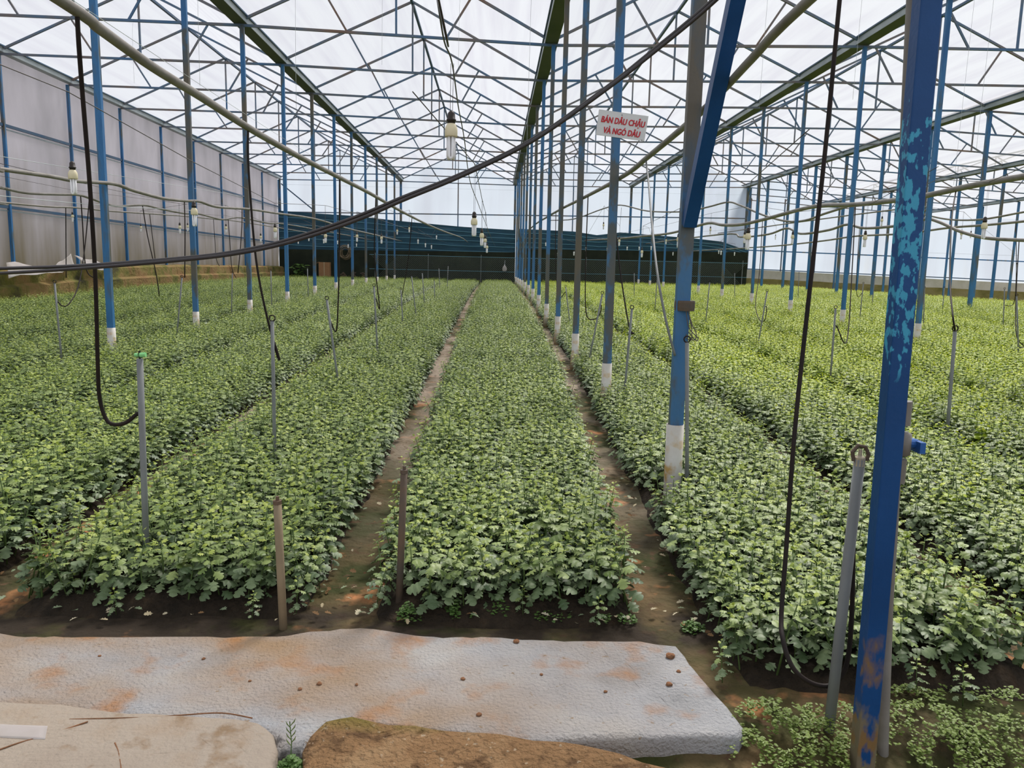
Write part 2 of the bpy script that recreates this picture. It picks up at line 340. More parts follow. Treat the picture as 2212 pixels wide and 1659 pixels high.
for k in beds:
    mb = MB(); y0, y1 = bed_front(k)-.13, bed_back(k)+.2; d = y0; rows = []
    while d < y1: rows.append(d); d += .12 if d < 8 else (.5 if d < 20 else 2)
    rows.append(y1); cs = [(0, -.01), (.05, .03), (.12, .055), (.5, .07), (.88, .055), (.95, .03), (1, -.01)]
    for i, d in enumerate(rows):
        xl, xr = pathx(k, d)+.13, pathx(k+1, d)-.13
        e = 0 if i in (0, len(rows)-1) else 1
        for t, h in cs:
            x = xl+(xr-xl)*t
            mb.v.append((x+.02*noise.noise(Vector((t*3, d*4, k))), d, gz(x, d)+(h*e if e else -.03)+.018*e*noise.noise(Vector((x*9, d*9, 1)))))
    n = len(cs); mb.f = [(j*n+i, j*n+i+1, (j+1)*n+i+1, (j+1)*n+i) for j in range(len(rows)-1) for i in range(n-1)]; mb.mi = [0]*len(mb.f)
    tag(mb.build('soil_bed', MT['soil'], loc=(0, 0, 0), smooth=True), 'raised strip of dark soil, '+bed_name(k), 'planting bed', 'planting beds')

# ------------------------------------------------------------------ slab and stones at the entrance
def stone(name, poly, z, th, m, label, cuts=5, amp=.012, seed=0):
    bm = bmesh.new(); vs = [bm.verts.new((p.x, p.y, z)) for p in poly]; f = bm.faces.new(vs); f.normal_update()
    if f.normal.z < 0: f.normal_flip()
    r = bmesh.ops.extrude_face_region(bm, geom=[f]); low = [g for g in r['geom'] if isinstance(g, bmesh.types.BMVert)]
    # the extruded copy becomes the top; drop the originals down
    for v in vs: v.co.z -= th; v.co.x *= .99
    bmesh.ops.recalc_face_normals(bm, faces=bm.faces)
    rim = [e for e in bm.edges if all(v in low for v in e.verts)]
    bmesh.ops.bevel(bm, geom=rim, offset=.02, segments=3, affect='EDGES', profile=.5)
    bmesh.ops.triangulate(bm, faces=[f for f in bm.faces if len(f.verts) > 4])
    for _ in range(cuts):
        es = [e for e in bm.edges if e.calc_length() > .07]
        if not es: break
        bmesh.ops.subdivide_edges(bm, edges=es, cuts=1, use_grid_fill=True)
        bmesh.ops.triangulate(bm, faces=[f for f in bm.faces if len(f.verts) > 4])
    for v in bm.verts:
        n = noise.noise(v.co*6+Vector((seed, 0, 0))); n2 = noise.noise(v.co*19+Vector((0, seed, 0)))
        v.co += Vector((n*.4, n2*.4, n+.5*n2))*amp
    me = bpy.data.meshes.new(name); bm.to_mesh(me); bm.free(); me.materials.append(m)
    me.polygons.foreach_set('use_smooth', [True]*len(me.polygons))
    o = bpy.data.objects.new(name, me); C.objects.link(o); return tag(o, label, 'stone slab')
P2 = lambda l, z: [at_z(x, y, z) for x, y in l]
fl = P2([(-520, 1530), (0, 1512), (140, 1516), (280, 1536), (460, 1545), (560, 1556), (592, 1578), (600, 1610), (590, 1660), (570, 1760), (-520, 1790)], .045)
bl = P2([(655, 1660), (652, 1615), (668, 1585), (700, 1556), (760, 1548), (840, 1556), (960, 1570), (1120, 1590), (1250, 1604), (1340, 1622), (1440, 1652), (1560, 1700), (1560, 1780), (650, 1780)], .03)
under = lambda l: [Vector((p.x, p.y-.012, 0)) for p in l]
slab_poly = [Vector((-3.4, 2.83, 0)), *P2([(0, 1364), (160, 1372), (300, 1376), (450, 1372), (600, 1371), (780, 1352), (900, 1368), (1060, 1374), (1240, 1382), (1380, 1386), (1462, 1393), (1500, 1440), (1560, 1510), (1612, 1570)], .02),
             *P2([(1600, 1588), (1420, 1590), (1240, 1592)], .02), *under(bl[7:0:-1]), *P2([(645, 1618), (606, 1614)], .02), *under(fl[7::-1]), Vector((-3.4, fl[0].y, 0))]
for p in slab_poly: p.z = .02
slab = stone('concrete_slab', slab_poly, .02, .17, MT['concrete'], 'long pale concrete slab with orange clay stains before the beds', 6, .010, 1)
fs = stone('flagstone', fl, .045, .16, MT['stone_pale'], 'pale pinkish flagstone with fine cracks overlapping the concrete slab', 5, .006, 5)
for ln in ([(150, 1553), (230, 1551), (330, 1549), (400, 1543), (480, 1541), (545, 1550)], [(190, 1560), (110, 1586), (40, 1606), (-20, 1625)], [(248, 1605), (256, 1625), (262, 1662)]):
    MB().tube(smooth_path([at_z(x, y, .046)+Vector((0, 0, .002*math.sin(x))) for x, y in ln], 4), .0022, 5).build('crack', MT['clod'], fs)
stone('stepping_stone', bl, .03, .18, MT['stone_brown'], 'brown earthy stone with yellow moss in front of the concrete slab', 5, .012, 9)

# ------------------------------------------------------------------ roof: film, ridges, gutters, trusses
ceil = struct('ceiling')
def ridge_pt(j, d): return Vector(((GX[j]+GX[j+1])/2, d, (gutz(j, d)+gutz(j+1, d))/2+RISE))
for j in range(-2, 4):
    d1 = dep(last(j))+.1
    ds = [FRONT+(d1-FRONT)*i/56 for i in range(57)]
    for side in (0, 1):
        mb = MB(); ns = 7
        for d in ds:
            g = Vector((GX[j+side]+(.14 if side == 0 else -.14), d, gutz(j+side, d)+.16)); r = ridge_pt(j, d)+Vector((.0, 0, .05))
            for i in range(ns):
                t = i/(ns-1); p = g.lerp(r, t)
                p.z += .035*noise.noise(Vector((p.x*.8, d*.9, j*5+side)))-.03*math.sin(math.pi*t)+.05
                mb.v.append(tuple(p))
        mb.f = [(a*ns+i, a*ns+i+1, (a+1)*ns+i+1, (a+1)*ns+i) for a in range(len(ds)-1) for i in range(ns-1)]; mb.mi = [0]*len(mb.f)
        mb.build('roof_sheet', MT['roof_film'], ceil, smooth=True)
bayname = {-2: 'span beside the left film wall', -1: 'first span left of centre gutter', 0: 'first span right of centre gutter',
           1: 'second span right of centre gutter', 2: 'third span right of centre gutter', 3: 'fourth span right of centre gutter'}
for j in range(-2, 4):
    for i in range(-1, last(j)+1):
        d = dep(i); a = Vector((GX[j], d, gutz(j, d))); b = Vector((GX[j+1], d, gutz(j+1, d))); r = ridge_pt(j, d)
        base = (a+b)/2
        t = thing('roof_truss', base, f'steel roof truss, {bayname[j]}, {ORD[last(j)-i]} from the back wall', 'roof truss', 'roof trusses')
        ja, jb = R.uniform(-.02, .02), R.uniform(-.02, .02)
        MB().bar(a, b, .045, .05).build('tie_beam', MT['truss'], t)
        MB().bar(a+Vector((.1, 0, .13)), r, .045, .05).build('rafter', MT['truss'], t)
        MB().bar(b+Vector((-.1, 0, .13)), r, .045, .05).build('rafter', MT['truss'], t)
        mid = (a+b)/2
        MB().bar(Vector((mid.x+ja, d+.03, mid.z)), r+Vector((ja, .03, 0)), .04, .04).build('king_post', MT['truss'], t)
        for g, s in ((a, 1), (b, -1)):
            up = g.lerp(r, .51)+Vector((0, .02, .06)); lo = g.lerp(mid, .68+jb)+Vector((0, .02, 0))
            MB().bar(up, lo, .035, .04).build('strut', MT['truss'], t)
    rb = MB(); rb.bar(ridge_pt(j, FRONT)+Vector((0, 0, -.02)), ridge_pt(j, dep(last(j))+.1)+Vector((0, 0, -.02)), .06, .06)
    tag(rb.build('ridge_bar', MT['gutter_rim'], loc=ridge_pt(j, FRONT)), f'dark ridge bar under the roof film, {bayname[j]}', 'ridge bar', 'ridge bars')
gname = {-2: 'grey eaves gutter along the top of the left film wall', -1: 'olive and grey rain gutter left of the centre post row', 0: 'olive rain gutter above the centre row of posts and the sign',
         1: 'olive and grey rain gutter, first to the right of the centre post row', 2: 'grey rain gutter, second to the right of the centre post row', 3: 'grey rain gutter, third to the right of the centre post row', 4: 'grey rain gutter, fourth to the right of the centre post row'}
for j in range(-2, 5):
    d1 = dep(last(min(j, 3)))+.1 if j != 2 else dep(12)
    A = Vector((GX[j], FRONT, gutz(j, FRONT))); B = Vector((GX[j], d1, gutz(j, d1)))
    t = thing('rain_gutter', A, gname[j], 'gutter', 'rain gutters')
    up = Vector((0, 0, 1)); w = .26 if j > -2 else .16
    MB().bar(A+up*.045, B+up*.045, w, .012).build('trough', MT['gutter_base'] if j > -2 else MT['gutter_side'], t)
    for s in (-1, 1):
        MB().bar(A+Vector((s*w/2, 0, .11)), B+Vector((s*w/2, 0, .11)), .012, .13).build('side', MT['gutter_side'], t)
        MB().bar(A+Vector((s*(w/2+.012), 0, .185)), B+Vector((s*(w/2+.012), 0, .185)), .045, .03).build('rim', MT['gutter_rim'], t)

# ------------------------------------------------------------------ left film wall
XL = GX[-2]-.10
wl = struct('wall_left', (XL, 0, 0))
bays = [dep(i) for i in range(-4, 11)] + [BACK]
for i in range(len(bays)-1):
    d0, d1 = bays[i], bays[i+1]
    if d1-d0 < .5: continue
    for z0, z1 in ((.72, 2.7), (2.7, 4.65), (4.65, None)):
        mb = MB(); n = 6
        for a in range(n+1):
            d = d0+(d1-d0)*a/n
            for b in range(5):
                zt = z1 if z1 else gutz(-2, d)+.06
                zb = z0+(.25*max(0, (d-14)/30))*(1 if z0 < 1 else 0)
                z = zb+(zt-zb)*b/4
                mb.v.append((XL+.03*noise.noise(Vector((d*1.3, z*1.3, 2))), d, z))
        mb.f = [(a*5+b, a*5+b+1, (a+1)*5+b+1, (a+1)*5+b) for a in range(n) for b in range(4)]; mb.mi = [0]*len(mb.f)
        mb.build('film_panel', MT['left_film'], wl, smooth=True)
for i in range(-1, 11):
    d = dep(i); MB().bar((XL+.06, d, gz(XL, d)+.45), (XL+.06, d, gutz(-2, d)), .075, .06).build('wall_post', MT['blue'], wl)
for z in (4.65, 2.7):
    MB().bar((XL+.05, FRONT, z), (XL+.05, BACK, z), .05, .07).build('wall_rail', MT['gutter_rim'], wl)
    MB().bar((XL+.04, FRONT, z-.09), (XL+.04, BACK, z-.09), .02, .03).build('wall_rail', MT['gutter_side'], wl)
# plinth of rough cast blocks
for a in range(20):
    d0 = 6+a*1.9; d1 = d0+1.9-.02
    if d0 > BACK-.9: break
    d1 = min(d1, BACK-.55); mb = MB(); n = 6; k = len(mb.v)
    prof = [(-.1, 0), (.52, 0), (.50, .5), (.38, .56), (.36, .84), (.28, .90), (-.1, .92)]
    for q in range(n+1):
        d = d0+(d1-d0)*q/n
        for px_, h in prof:
            jx = .06*noise.noise(Vector((d*1.7, h*3, a*.3)))
            mb.v.append((XL+px_+(jx if px_ > 0 else 0), d, gz(XL, d)-.02+h*(1-.12*max(0, (d-20)/24))+.03*noise.noise(Vector((d*2, h, 7)))))
    m = len(prof)
    mb.f = [(q*m+b, q*m+b+1, (q+1)*m+b+1, (q+1)*m+b) for q in range(n) for b in range(m-1)] + [tuple(reversed(range(m))), tuple(range(n*m, n*m+m))]; mb.mi = [0]*len(mb.f)
    mb.build('plinth_block', MT['plinth'], wl)

# ------------------------------------------------------------------ back walls
def wallpanel(parent, x0, x1, y, z0f, z1f, m, n=8, kk=4, w=.03):
    mb = MB()
    for a in range(n+1):
        x = x0+(x1-x0)*a/n
        for b in range(kk+1):
            z = z0f(x)+(z1f(x)-z0f(x))*b/kk
            mb.v.append((x, y+w*noise.noise(Vector((x*1.1, z*1.1, 4))), z))
    mb.f = [(a*(kk+1)+b, a*(kk+1)+b+1, (a+1)*(kk+1)+b+1, (a+1)*(kk+1)+b) for a in range(n) for b in range(kk)]; mb.mi = [0]*len(mb.f)
    return mb.build('film_panel', m, parent, smooth=True)
wb = struct('wall_back', (0, BACK, 0))
RAILB = at_d(868, 464, BACK).z
for j in range(-2, 2):
    x0, x1 = GX[j], GX[j+1]; xm = (x0+x1)/2
    for xa, xb in ((x0, xm), (xm, x1)):
        wallpanel(wb, xa, xb, BACK, lambda x: .3, lambda x: RAILB, MT['back_film'])
        wallpanel(wb, xa, xb, BACK, lambda x: RAILB, lambda x: gutz(j, BACK)+.05, MT['back_film'])
        wallpanel(wb, xa, xb, BACK, lambda x: gutz(j, BACK)+.05, lambda x, j=j, xm=xm, x0=x0: gutz(j, BACK)+.06+RISE*(1-abs(x-xm)/(xm-x0)), MT['back_film'])
    MB().bar((xm, BACK-.06, .5), (xm, BACK-.06, gutz(j, BACK)), .06, .06).build('wall_post', MT['truss'], wb)
for j in range(-2, 3): MB().bar((GX[j], BACK-.06, .4), (GX[j], BACK-.06, gutz(j, BACK)), .12, .1).build('wall_post', MT['blue_grey'], wb)
MB().bar((GX[-2], BACK-.08, RAILB), (GX[2], BACK-.08, at_d(1600, 472, BACK).z), .07, .06).build('wall_rail', MT['truss'], wb)
MB().bar((GX[-2]+.1, BACK-.08, 5.9), (GX[-2]+1.9, BACK-.08, RAILB+.1), .06, .06).build('wall_brace', MT['gutter_rim'], wb)
MB().box(GX[-2], GX[2], BACK-.1, BACK+.15, .2, 1.0).build('plinth', MT['net_dark'], wb)
# side film where the house steps back, and the set-back wall on the right
ws = struct('wall_step', (GX[2], BACK, 0))
mb = MB(); mb.add([(GX[2], BACK, .3), (GX[2], BACKR, .3), (GX[2], BACKR, gutz(2, BACKR)), (GX[2], BACK, gutz(2, BACK))], [(0, 1, 2, 3)]); mb.build('film_panel', MT['back_film'], ws)
wr = struct('wall_right', (20, BACKR, 0))
def ctop(x): return interp(x, [14, 34], [at_d(1620, 580, BACKR).z, at_d(2212, 612, BACKR).z])
for j in (2, 3):
    x0, x1 = GX[j], GX[j+1]; n = 3
    for q in range(n):
        xa, xb = x0+(x1-x0)*q/n, x0+(x1-x0)*(q+1)/n
        wallpanel(wr, xa, xb, BACKR, ctop, lambda x: 3.1-.02*(x-14), MT['back_film'])
        wallpanel(wr, xa, xb, BACKR, lambda x: 3.1-.02*(x-14), lambda x, j=j: gutz(j, BACKR), MT['back_film'])
        MB().bar((xa, BACKR-.05, ctop(xa)), (xa, BACKR-.05, gutz(j, BACKR)), .07, .06).build('wall_post', MT['truss'], wr)
    xm = (x0+x1)/2
    for xa, xb in ((x0, xm), (xm, x1)):
        wallpanel(wr, xa, xb, BACKR, lambda x, j=j: gutz(j, BACKR), lambda x, j=j, xm=xm, x0=x0: ridge_pt(j, BACKR).z+.05-(RISE)*abs(x-xm)/(xm-x0), MT['back_film'])
wallpanel(wr, GX[4], 40, BACKR, ctop, lambda x: 3.1-.02*(x-14), MT['back_film'])
wallpanel(wr, GX[4], 40, BACKR, lambda x: 3.1-.02*(x-14), lambda x: 5.4, MT['back_film'])
MB().bar((GX[2], BACKR-.06, 3.1), (40, BACKR-.06, 2.6), .06, .07).build('wall_rail', MT['blue'], wr)
MB().bar((GX[2], BACKR-.06, ctop(14)+.02), (40, BACKR-.06, ctop(40)+.02), .05, .06).build('wall_rail', MT['gutter_rim'], wr)
mb = MB()
for x in [14+1.0*i for i in range(27)]:
    for yy, zz in ((BACKR-.10, gz(x, BACKR)-.2), (BACKR-.10+.02*noise.noise(Vector((x, 0, 0))), ctop(x)-.52), (BACKR+.2, ctop(x)-.5)): mb.v.append((x, yy, zz))
mb.f = [(a*3+b, a*3+b+1, (a+1)*3+b+1, (a+1)*3+b) for a in range(26) for b in range(2)]; mb.mi = [0]*len(mb.f); mb.build('mossy_base', MT['mossy'], wr)
mb = MB()
for x in [14+1.0*i for i in range(27)]:
    for yy, zz in ((BACKR-.14, ctop(x)-.55+.04*noise.noise(Vector((x*.7, 1, 0)))), (BACKR-.14, ctop(x)), (BACKR+.1, ctop(x))): mb.v.append((x, yy, zz))
mb.f = [(a*3+b, a*3+b+1, (a+1)*3+b+1, (a+1)*3+b) for a in range(26) for b in range(2)]; mb.mi = [0]*len(mb.f); mb.build('cement_band', MT['cement_band'], wr)

# ------------------------------------------------------------------ shade nets, ropes and wire fence at the back
def net_sheet(name, tops, zb, y, m, label, n=50):
    p = [at_d(x, yy, y) for x, yy in tops]; mb = MB(); p[0].x = max(p[0].x, XL+.06); xs = [q.x for q in p]; zs = [q.z for q in p]; kk = 8
    loc = Vector((xs[0], y, zb))
    for a in range(n+1):
        x = xs[0]+(xs[-1]-xs[0])*a/n; zt = interp(x, xs, zs)
        for b in range(kk+1):
            z = zb+(zt-zb)*b/kk; mb.v.append((x, y+.05*noise.noise(Vector((x*.9, z*1.5, 5))), z))
    mb.f = [(a*(kk+1)+b, a*(kk+1)+b+1, (a+1)*(kk+1)+b+1, (a+1)*(kk+1)+b) for a in range(n) for b in range(kk)]; mb.mi = [0]*len(mb.f)
    o = tag(mb.build(name, m, loc=loc, smooth=True), label, 'net', 'shade nets')
    return o, (lambda x, t: zb+(interp(x, xs, zs)-zb)*t), xs
YN = BACK-.25
for tops, lab in (([(603, 455), (700, 462), (760, 466), (870, 478), (1000, 490), (1113, 497)], 'teal shade net hung low on the back wall left of the centre posts'),
                  ([(1119, 494), (1240, 500), (1290, 508), (1340, 502), (1500, 515), (1560, 522), (1616, 542)], 'teal shade net hung low on the back wall right of the centre posts')):
    o, zf, xs = net_sheet('shade_net', tops, at_d(1100, 553, YN).z, YN, MT['net'], lab)
    for t in (.15, .33, .50, .67, .84):
        pts = [(xs[0]+(xs[-1]-xs[0])*i/20, YN-.07, zf(xs[0]+(xs[-1]-xs[0])*i/20, t)+.05*noise.noise(Vector((i*.35, t*9, 0)))) for i in range(21)]
        MB().tube(pts, .012, 4).build('seam_cord', MT['netrope'], o)
    tops2 = [(tops[0][0], 538), (tops[-1][0], 545)]
    net_sheet('dark_net', tops2, .45, YN-.13, MT['net_dark'], lab.replace('teal shade net hung low', 'blackish green net below the teal one'))
fx0, fx1 = at_d(800, 560, YN).x, at_d(1612, 560, YN).x; fy = YN-.35; zb, zt = .60, at_d(1100, 556, fy).z
fn = thing('wire_fence', (fx0, fy, zb), 'rusty chain-link wire fence in front of the dark back net', 'fence')
mb = MB(); s = .11; x = fx0-(zt-zb)
while x < fx1:
    for sg in (1, -1):
        a0 = (x, zb) if sg > 0 else (x, zt); a1 = (x+(zt-zb), zt) if sg > 0 else (x+(zt-zb), zb)
        if a0[0] > fx0 and a1[0] < fx1: mb.bar((a0[0], fy, a0[1]), (a1[0], fy, a1[1]), .007)
    x += s
tag(mb.build('wire_mesh', MT['fence'], fn), kind='stuff')
for i in range(8):
    x = fx0+.3+(fx1-fx0-.6)*i/7; MB().tube([(x, fy+.03, zb-.3), (x+.02, fy+.03, zt+.1)], .02, 6).build('fence_post', MT['stake'], fn)
for z in (zt, (zt+zb)/2): MB().tube([(fx0, fy, z), (fx1, fy, z-.05)], .010, 4).build('fence_wire', MT['netrope'], fn)

# ------------------------------------------------------------------ posts
POSTS = []
def post(x, d, top, label, group, m='blue_grey', w=.075, sleeve=.5, dep_=.06, sr=.052, mortar=True, lean=(0, 0)):
    POSTS.append((x, d)); g = gz(x, d); t = thing('steel_post', (x, d, g), label, 'post', group)
    MB().bar((x+lean[0], d+lean[1], g-.1), (x, d, top), w, dep_, (0, 1, 0)).build('post_tube', MT[m], t)
    if sleeve:
        mb = MB(); o = Vector((x+lean[0], d+lean[1], 0)); a = R.uniform(-.01, .01)
        mb.lathe(o, [(sr*.97, g-.05), (sr, g+sleeve*.4), (sr, g+sleeve), (sr-.006, g+sleeve), (sr-.008, g+sleeve-.02)], 14).build('pvc_sleeve', MT['pvc'], t, smooth=True)
        if mortar: MB().lathe(o, [(sr+.012, g-.05), (sr+.010, g+sleeve*.36), (sr+.004, g+sleeve*.42), (sr-.01, g+sleeve*.42)], 12).build('cement_collar', MT['mortar'], t, smooth=True)
    return t
for n, i in enumerate(range(-3, 10)):
    d = dep(i); x = 1.135+.0*i
    if i == -3: lab = 'steel post with rust bands, stained white sleeve and a dark diagonal brace'
    elif i == -2: lab = 'blue-grey steel post that carries the red-lettered sign'
    else: lab = f'blue-grey steel post under the centre gutter, {ORD[i+1]} behind the sign post'
    t = post(x, d, gutz(0, d), lab, 'centre row of posts', 'blue_grey', .08, .50 if i == -3 else .5, .055, .054 if i == -3 else .05, i not in (-3,), (-.02 if i == -3 else 0, 0))
    if i == -3:
        px0 = at_d(1466, 660, d); MB().lathe((x, d-.0, 0), [(.058, px0.z-.03), (.06, px0.z-.01), (.06, px0.z+.02), (.058, px0.z+.03)], 10).build('wire_tie', MT['rust_pipe'], t)
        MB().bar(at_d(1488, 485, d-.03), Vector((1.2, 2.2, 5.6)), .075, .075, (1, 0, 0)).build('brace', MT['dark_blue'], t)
        for k in range(3):
            q = [at_d(a+R.uniform(-4, 4), b, d-.05) for a, b in ((1482, 656), (1490, 690+8*k), (1497+4*k, 712+9*k), (1492+5*k, 735), (1484, 728-6*k))]
            MB().tube(smooth_path(q), .003, 5).build('wire_end', MT['wire'], t)
for n, i in enumerate(range(-2, 10)):
    d = dep(i); x = -5.19
    post(x, d, gutz(-1, d), f'blue steel post under the gutter left of centre, {ORD[n]} counting from the slab', 'left row of posts', 'blue' if n in (1, 4, 6) else 'blue_grey', .085, .46, .06, .055, False)
for n, i in enumerate(range(0, 10)):
    d = dep(i); x = 7.58
    post(x, d, gutz(1, d), f'blue steel post under the first gutter right of centre, {ORD[n]} counting from the slab', 'right row of posts', 'blue', .08, .5, .06, .056, True)
for n, i in enumerate(range(2, 12)):
    d = dep(i); x = 14.10 if i < 10 else 14.19
    post(x, d, gutz(2, d), f'blue steel post under the second gutter right of centre, {ORD[n]} counting from the slab', 'second right row of posts', 'blue', .11, 0, .08)
for n, i in enumerate(range(5, 12)):
    d = dep(i); x = 20.6
    post(x, d, gutz(3, d), f'blue steel post under the third gutter right of centre, {ORD[n]} counting from the slab', 'third right row of posts', 'blue', .10, .4 if n < 4 else 0, .08, .06)
for n, i in enumerate(range(8, 12)):
    d = dep(i); post(27.4, d, gutz(4, d), f'blue steel post under the fourth gutter right of centre, {ORD[n]} counting from the slab', 'fourth right row of posts', 'blue', .10, 0, .08)
# the big blue post in front
d0 = 2.085; pa, pb = at_d(1861, 1659, d0), at_d(1998.7, 54, d0); dv = (pb-pa)/(pb.z-pa.z)
pa = pa+dv*(-.2-pa.z); pb = pb+dv*(gutz(0, d0)-pb.z); x0 = pa.x
t = thing('steel_post', pa+Vector((0, 0, .05)), 'big dark blue steel post with light blue scrape marks and rusty foot', 'post')
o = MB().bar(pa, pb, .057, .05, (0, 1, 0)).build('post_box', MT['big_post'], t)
bv = o.modifiers.new('edge', 'BEVEL'); bv.width = .004; bv.segments = 2
# supply pipe with ball valve beside it
sp = thing('supply_pipe', at_d(1907, 1659, d0+.06), 'grey plastic supply pipe with blue valve beside the big blue post', 'pipe')
pts = [at_d(x, y, d0+.06) for x, y in ((1903, 1750), (1907, 1600), (1917, 1300), (1928, 1120), (1937, 960), (1943, 860), (1948, 700), (1951, 480), (1960, 250), (1972, 0))]
pts[0].z = -.16; pts += [pts[-1]+Vector((.02, 0, .8)), Vector((pts[-1].x+.05, d0+.1, 4.4))]
MB().tube(pts, .0165, 12).build('riser', MT['pipe'], sp, smooth=True)
c = at_d(1943, 958, d0+.06)
MB().tube([c+Vector((0, 0, -.035)), c+Vector((0, 0, -.03)), c+Vector((0, 0, .03)), c+Vector((0, 0, .035))], [.02, .031, .031, .02], 14).build('valve_body', MT['pipe'], sp, smooth=True)
for a in (.09, -.08): MB().tube([c+Vector((0, 0, a-.035)), c+Vector((0, 0, a+.035))], .024, 12).build('coupling', MT['pipe'], sp)
h = MB().tube([c+Vector((.028, 0, .0)), c+Vector((.05, 0, 0))], .014, 10).build('valve_handle', MT['valve_blue'], sp)
mb = MB(); mb.box(c.x+.042, c.x+.058, c.y-.035, c.y+.035, c.z-.022, c.z+.010); mb.build('grip', MT['valve_blue'], h)

# ------------------------------------------------------------------ the sign
ds = dep(-2)-.035
TL, TR, BR, BL = [at_d(x, y, ds) for x, y in ((1294, 236), (1401, 251), (1392, 305), (1287, 291))]
sg = thing('sign_board', (TL+TR+BR+BL)/4, 'white board with red Vietnamese lettering tilted on a post', 'sign')
mb = MB(); q = [TL, TR, BR, BL]; mb.add([p+Vector((0, e, 0)) for e in (0, .008) for p in q], [(3, 2, 1, 0), (4, 5, 6, 7), (0, 1, 5, 4), (1, 2, 6, 5), (2, 3, 7, 6), (3, 0, 4, 7)]); mb.build('board', MT['sign'], sg)
ex = ((TR-TL)+(BR-BL)).normalized(); ez = (TL-BL).normalized(); nrm = Vector((0, -1, 0))
def letter(txt, cx, cy, width, height):
    cu = bpy.data.curves.new('lettering', 'FONT'); cu.body = txt; cu.align_x = 'CENTER'; cu.size = 1; cu.offset = .012; cu.extrude = .0; cu.resolution_u = 3
    tmp = bpy.data.objects.new('lettering', cu); C.objects.link(tmp); bpy.context.view_layer.update()
    me = bpy.data.meshes.new_from_object(tmp.evaluated_get(bpy.context.evaluated_depsgraph_get())); bpy.data.objects.remove(tmp)
    xs = [v.co.x for v in me.vertices]; x0, x1 = min(xs), max(xs)
    org = TL+(TR-TL)*cx+(BL-TL)*cy
    mb = MB(); ps = [tuple(p.vertices) for p in me.polygons]
    for q_, sh in enumerate((-.028, 0, .028)):
        mb.add([org+ex*(((v.co.x+sh+.16*v.co.y)-(x0+x1)/2)/(x1-x0+.1)*width)+ez*(v.co.y/.73*height)+nrm*(.004+.0004*q_) for v in me.vertices], ps)
    return mb.build('lettering', MT['red'], sg)
wd = (TR-TL).length; ht = (TL-BL).length
letter('BÁN DÂU CHẬU', .505, .47, wd*.88, ht*.245)
letter('VÀ NGÓ DÂU', .50, .88, wd*.75, ht*.245)
for cx, cy in ((.47, .10), (.93, .97)): MB().lathe(TL+(TR-TL)*cx+(BL-TL)*cy, [(.004, -.004), (.004, .004)], 6).build('nail', MT['wire'], sg)

# ------------------------------------------------------------------ irrigation pipes
PIPES = []
def pipe(px, X, r, label, m='pipe', ext=None, n=10, pts=None, back=True):
    if pts is None: pts = [at_x(p[0], p[1], X) for p in px]
    pts.sort(key=lambda v: v.y)
    if back and pts[-1].y < YN-.4: pts.append(Vector((pts[-1].x, YN-.21, pts[-1].z+.01*(YN-pts[-1].y))))   # runs on to the back net
    if ext: pts.insert(0, Vector((pts[0].x, ext, pts[0].z+.02)))
    PIPES.extend((q_, r) for q_ in smooth_path(pts, 24))
    o = MB().tube(smooth_path(pts, 5), r, n).build('irrigation_pipe', MT[m], loc=pts[0], smooth=True)
    return tag(o, label, 'pipe', 'overhead irrigation pipes')
pipe([(130, 0), (215, 62), (330, 145), (435, 210), (540, 278), (640, 335), (740, 387), (800, 418), (870, 458), (930, 488), (965, 502), (998, 514)], -1.5, .021, 'thick grey plastic pipe sloping down over the bed behind the cream stub', ext=1.0, n=14)
pipe([(1748, 0), (1624, 127), (1563, 193), (1509, 247), (1401, 338), (1347, 380), (1265, 425), (1215, 450), (1180, 470), (1150, 490)], 1.20, .021, 'thick grey plastic pipe running along the centre row of posts', ext=1.0, n=14)
pipe([(-60, 355), (0, 365), (110, 381), (165, 391), (245, 397), (290, 412), (350, 428), (400, 434), (430, 435), (470, 447), (540, 452), (600, 461), (660, 469), (700, 478), (745, 492), (800, 505)], -5.126, .024, 'wavy grey irrigation pipe tied to the left row of posts', ext=3.0)
pipe([(-60, 395), (0, 405), (60, 417), (130, 420), (170, 421), (200, 430), (250, 445), (310, 443), (350, 452), (400, 461), (430, 462), (480, 474), (520, 470), (580, 482), (640, 488)], -6.7, .020, 'thin wavy grey irrigation pipe one bed left of the left post row', ext=3.0)
pipe([(-60, 432), (0, 437), (100, 446), (170, 449), (240, 456), (330, 462), (400, 467), (470, 474), (540, 482)], -8.6, .018, 'thin grey irrigation pipe close to the left film wall', ext=3.0)
pipe([(2290, 368), (2212, 381), (2100, 401), (1980, 426), (1860, 441), (1780, 444), (1735, 451), (1650, 474), (1600, 485), (1560, 486), (1530, 482), (1480, 496), (1440, 505), (1390, 510), (1340, 515), (1270, 519)], 5.0, .032, 'thick pale grey pipe sweeping across between the two right rows of posts', n=12)
pipe([(2290, 522), (2212, 519), (2130, 514), (2075, 500), (2030, 480), (2000, 473), (1960, 485), (1870, 493), (1830, 485), (1790, 497), (1730, 505), (1700, 493), (1660, 506), (1600, 512), (1560, 506)], 8.4, .030, 'pale grey pipe with deep waves right of the first right post row')
pipe([(2290, 468), (2212, 478), (2130, 486), (2050, 492), (1950, 505), (1850, 510), (1780, 520), (1690, 530), (1620, 535)], 10.5, .026, 'straight grey pipe hung beyond the first right post row')
pipe([(2290, 446), (2212, 458), (2120, 474), (2050, 474), (1990, 462), (1940, 452)], 12.4, .024, 'short sagging grey pipe near the second right post row')
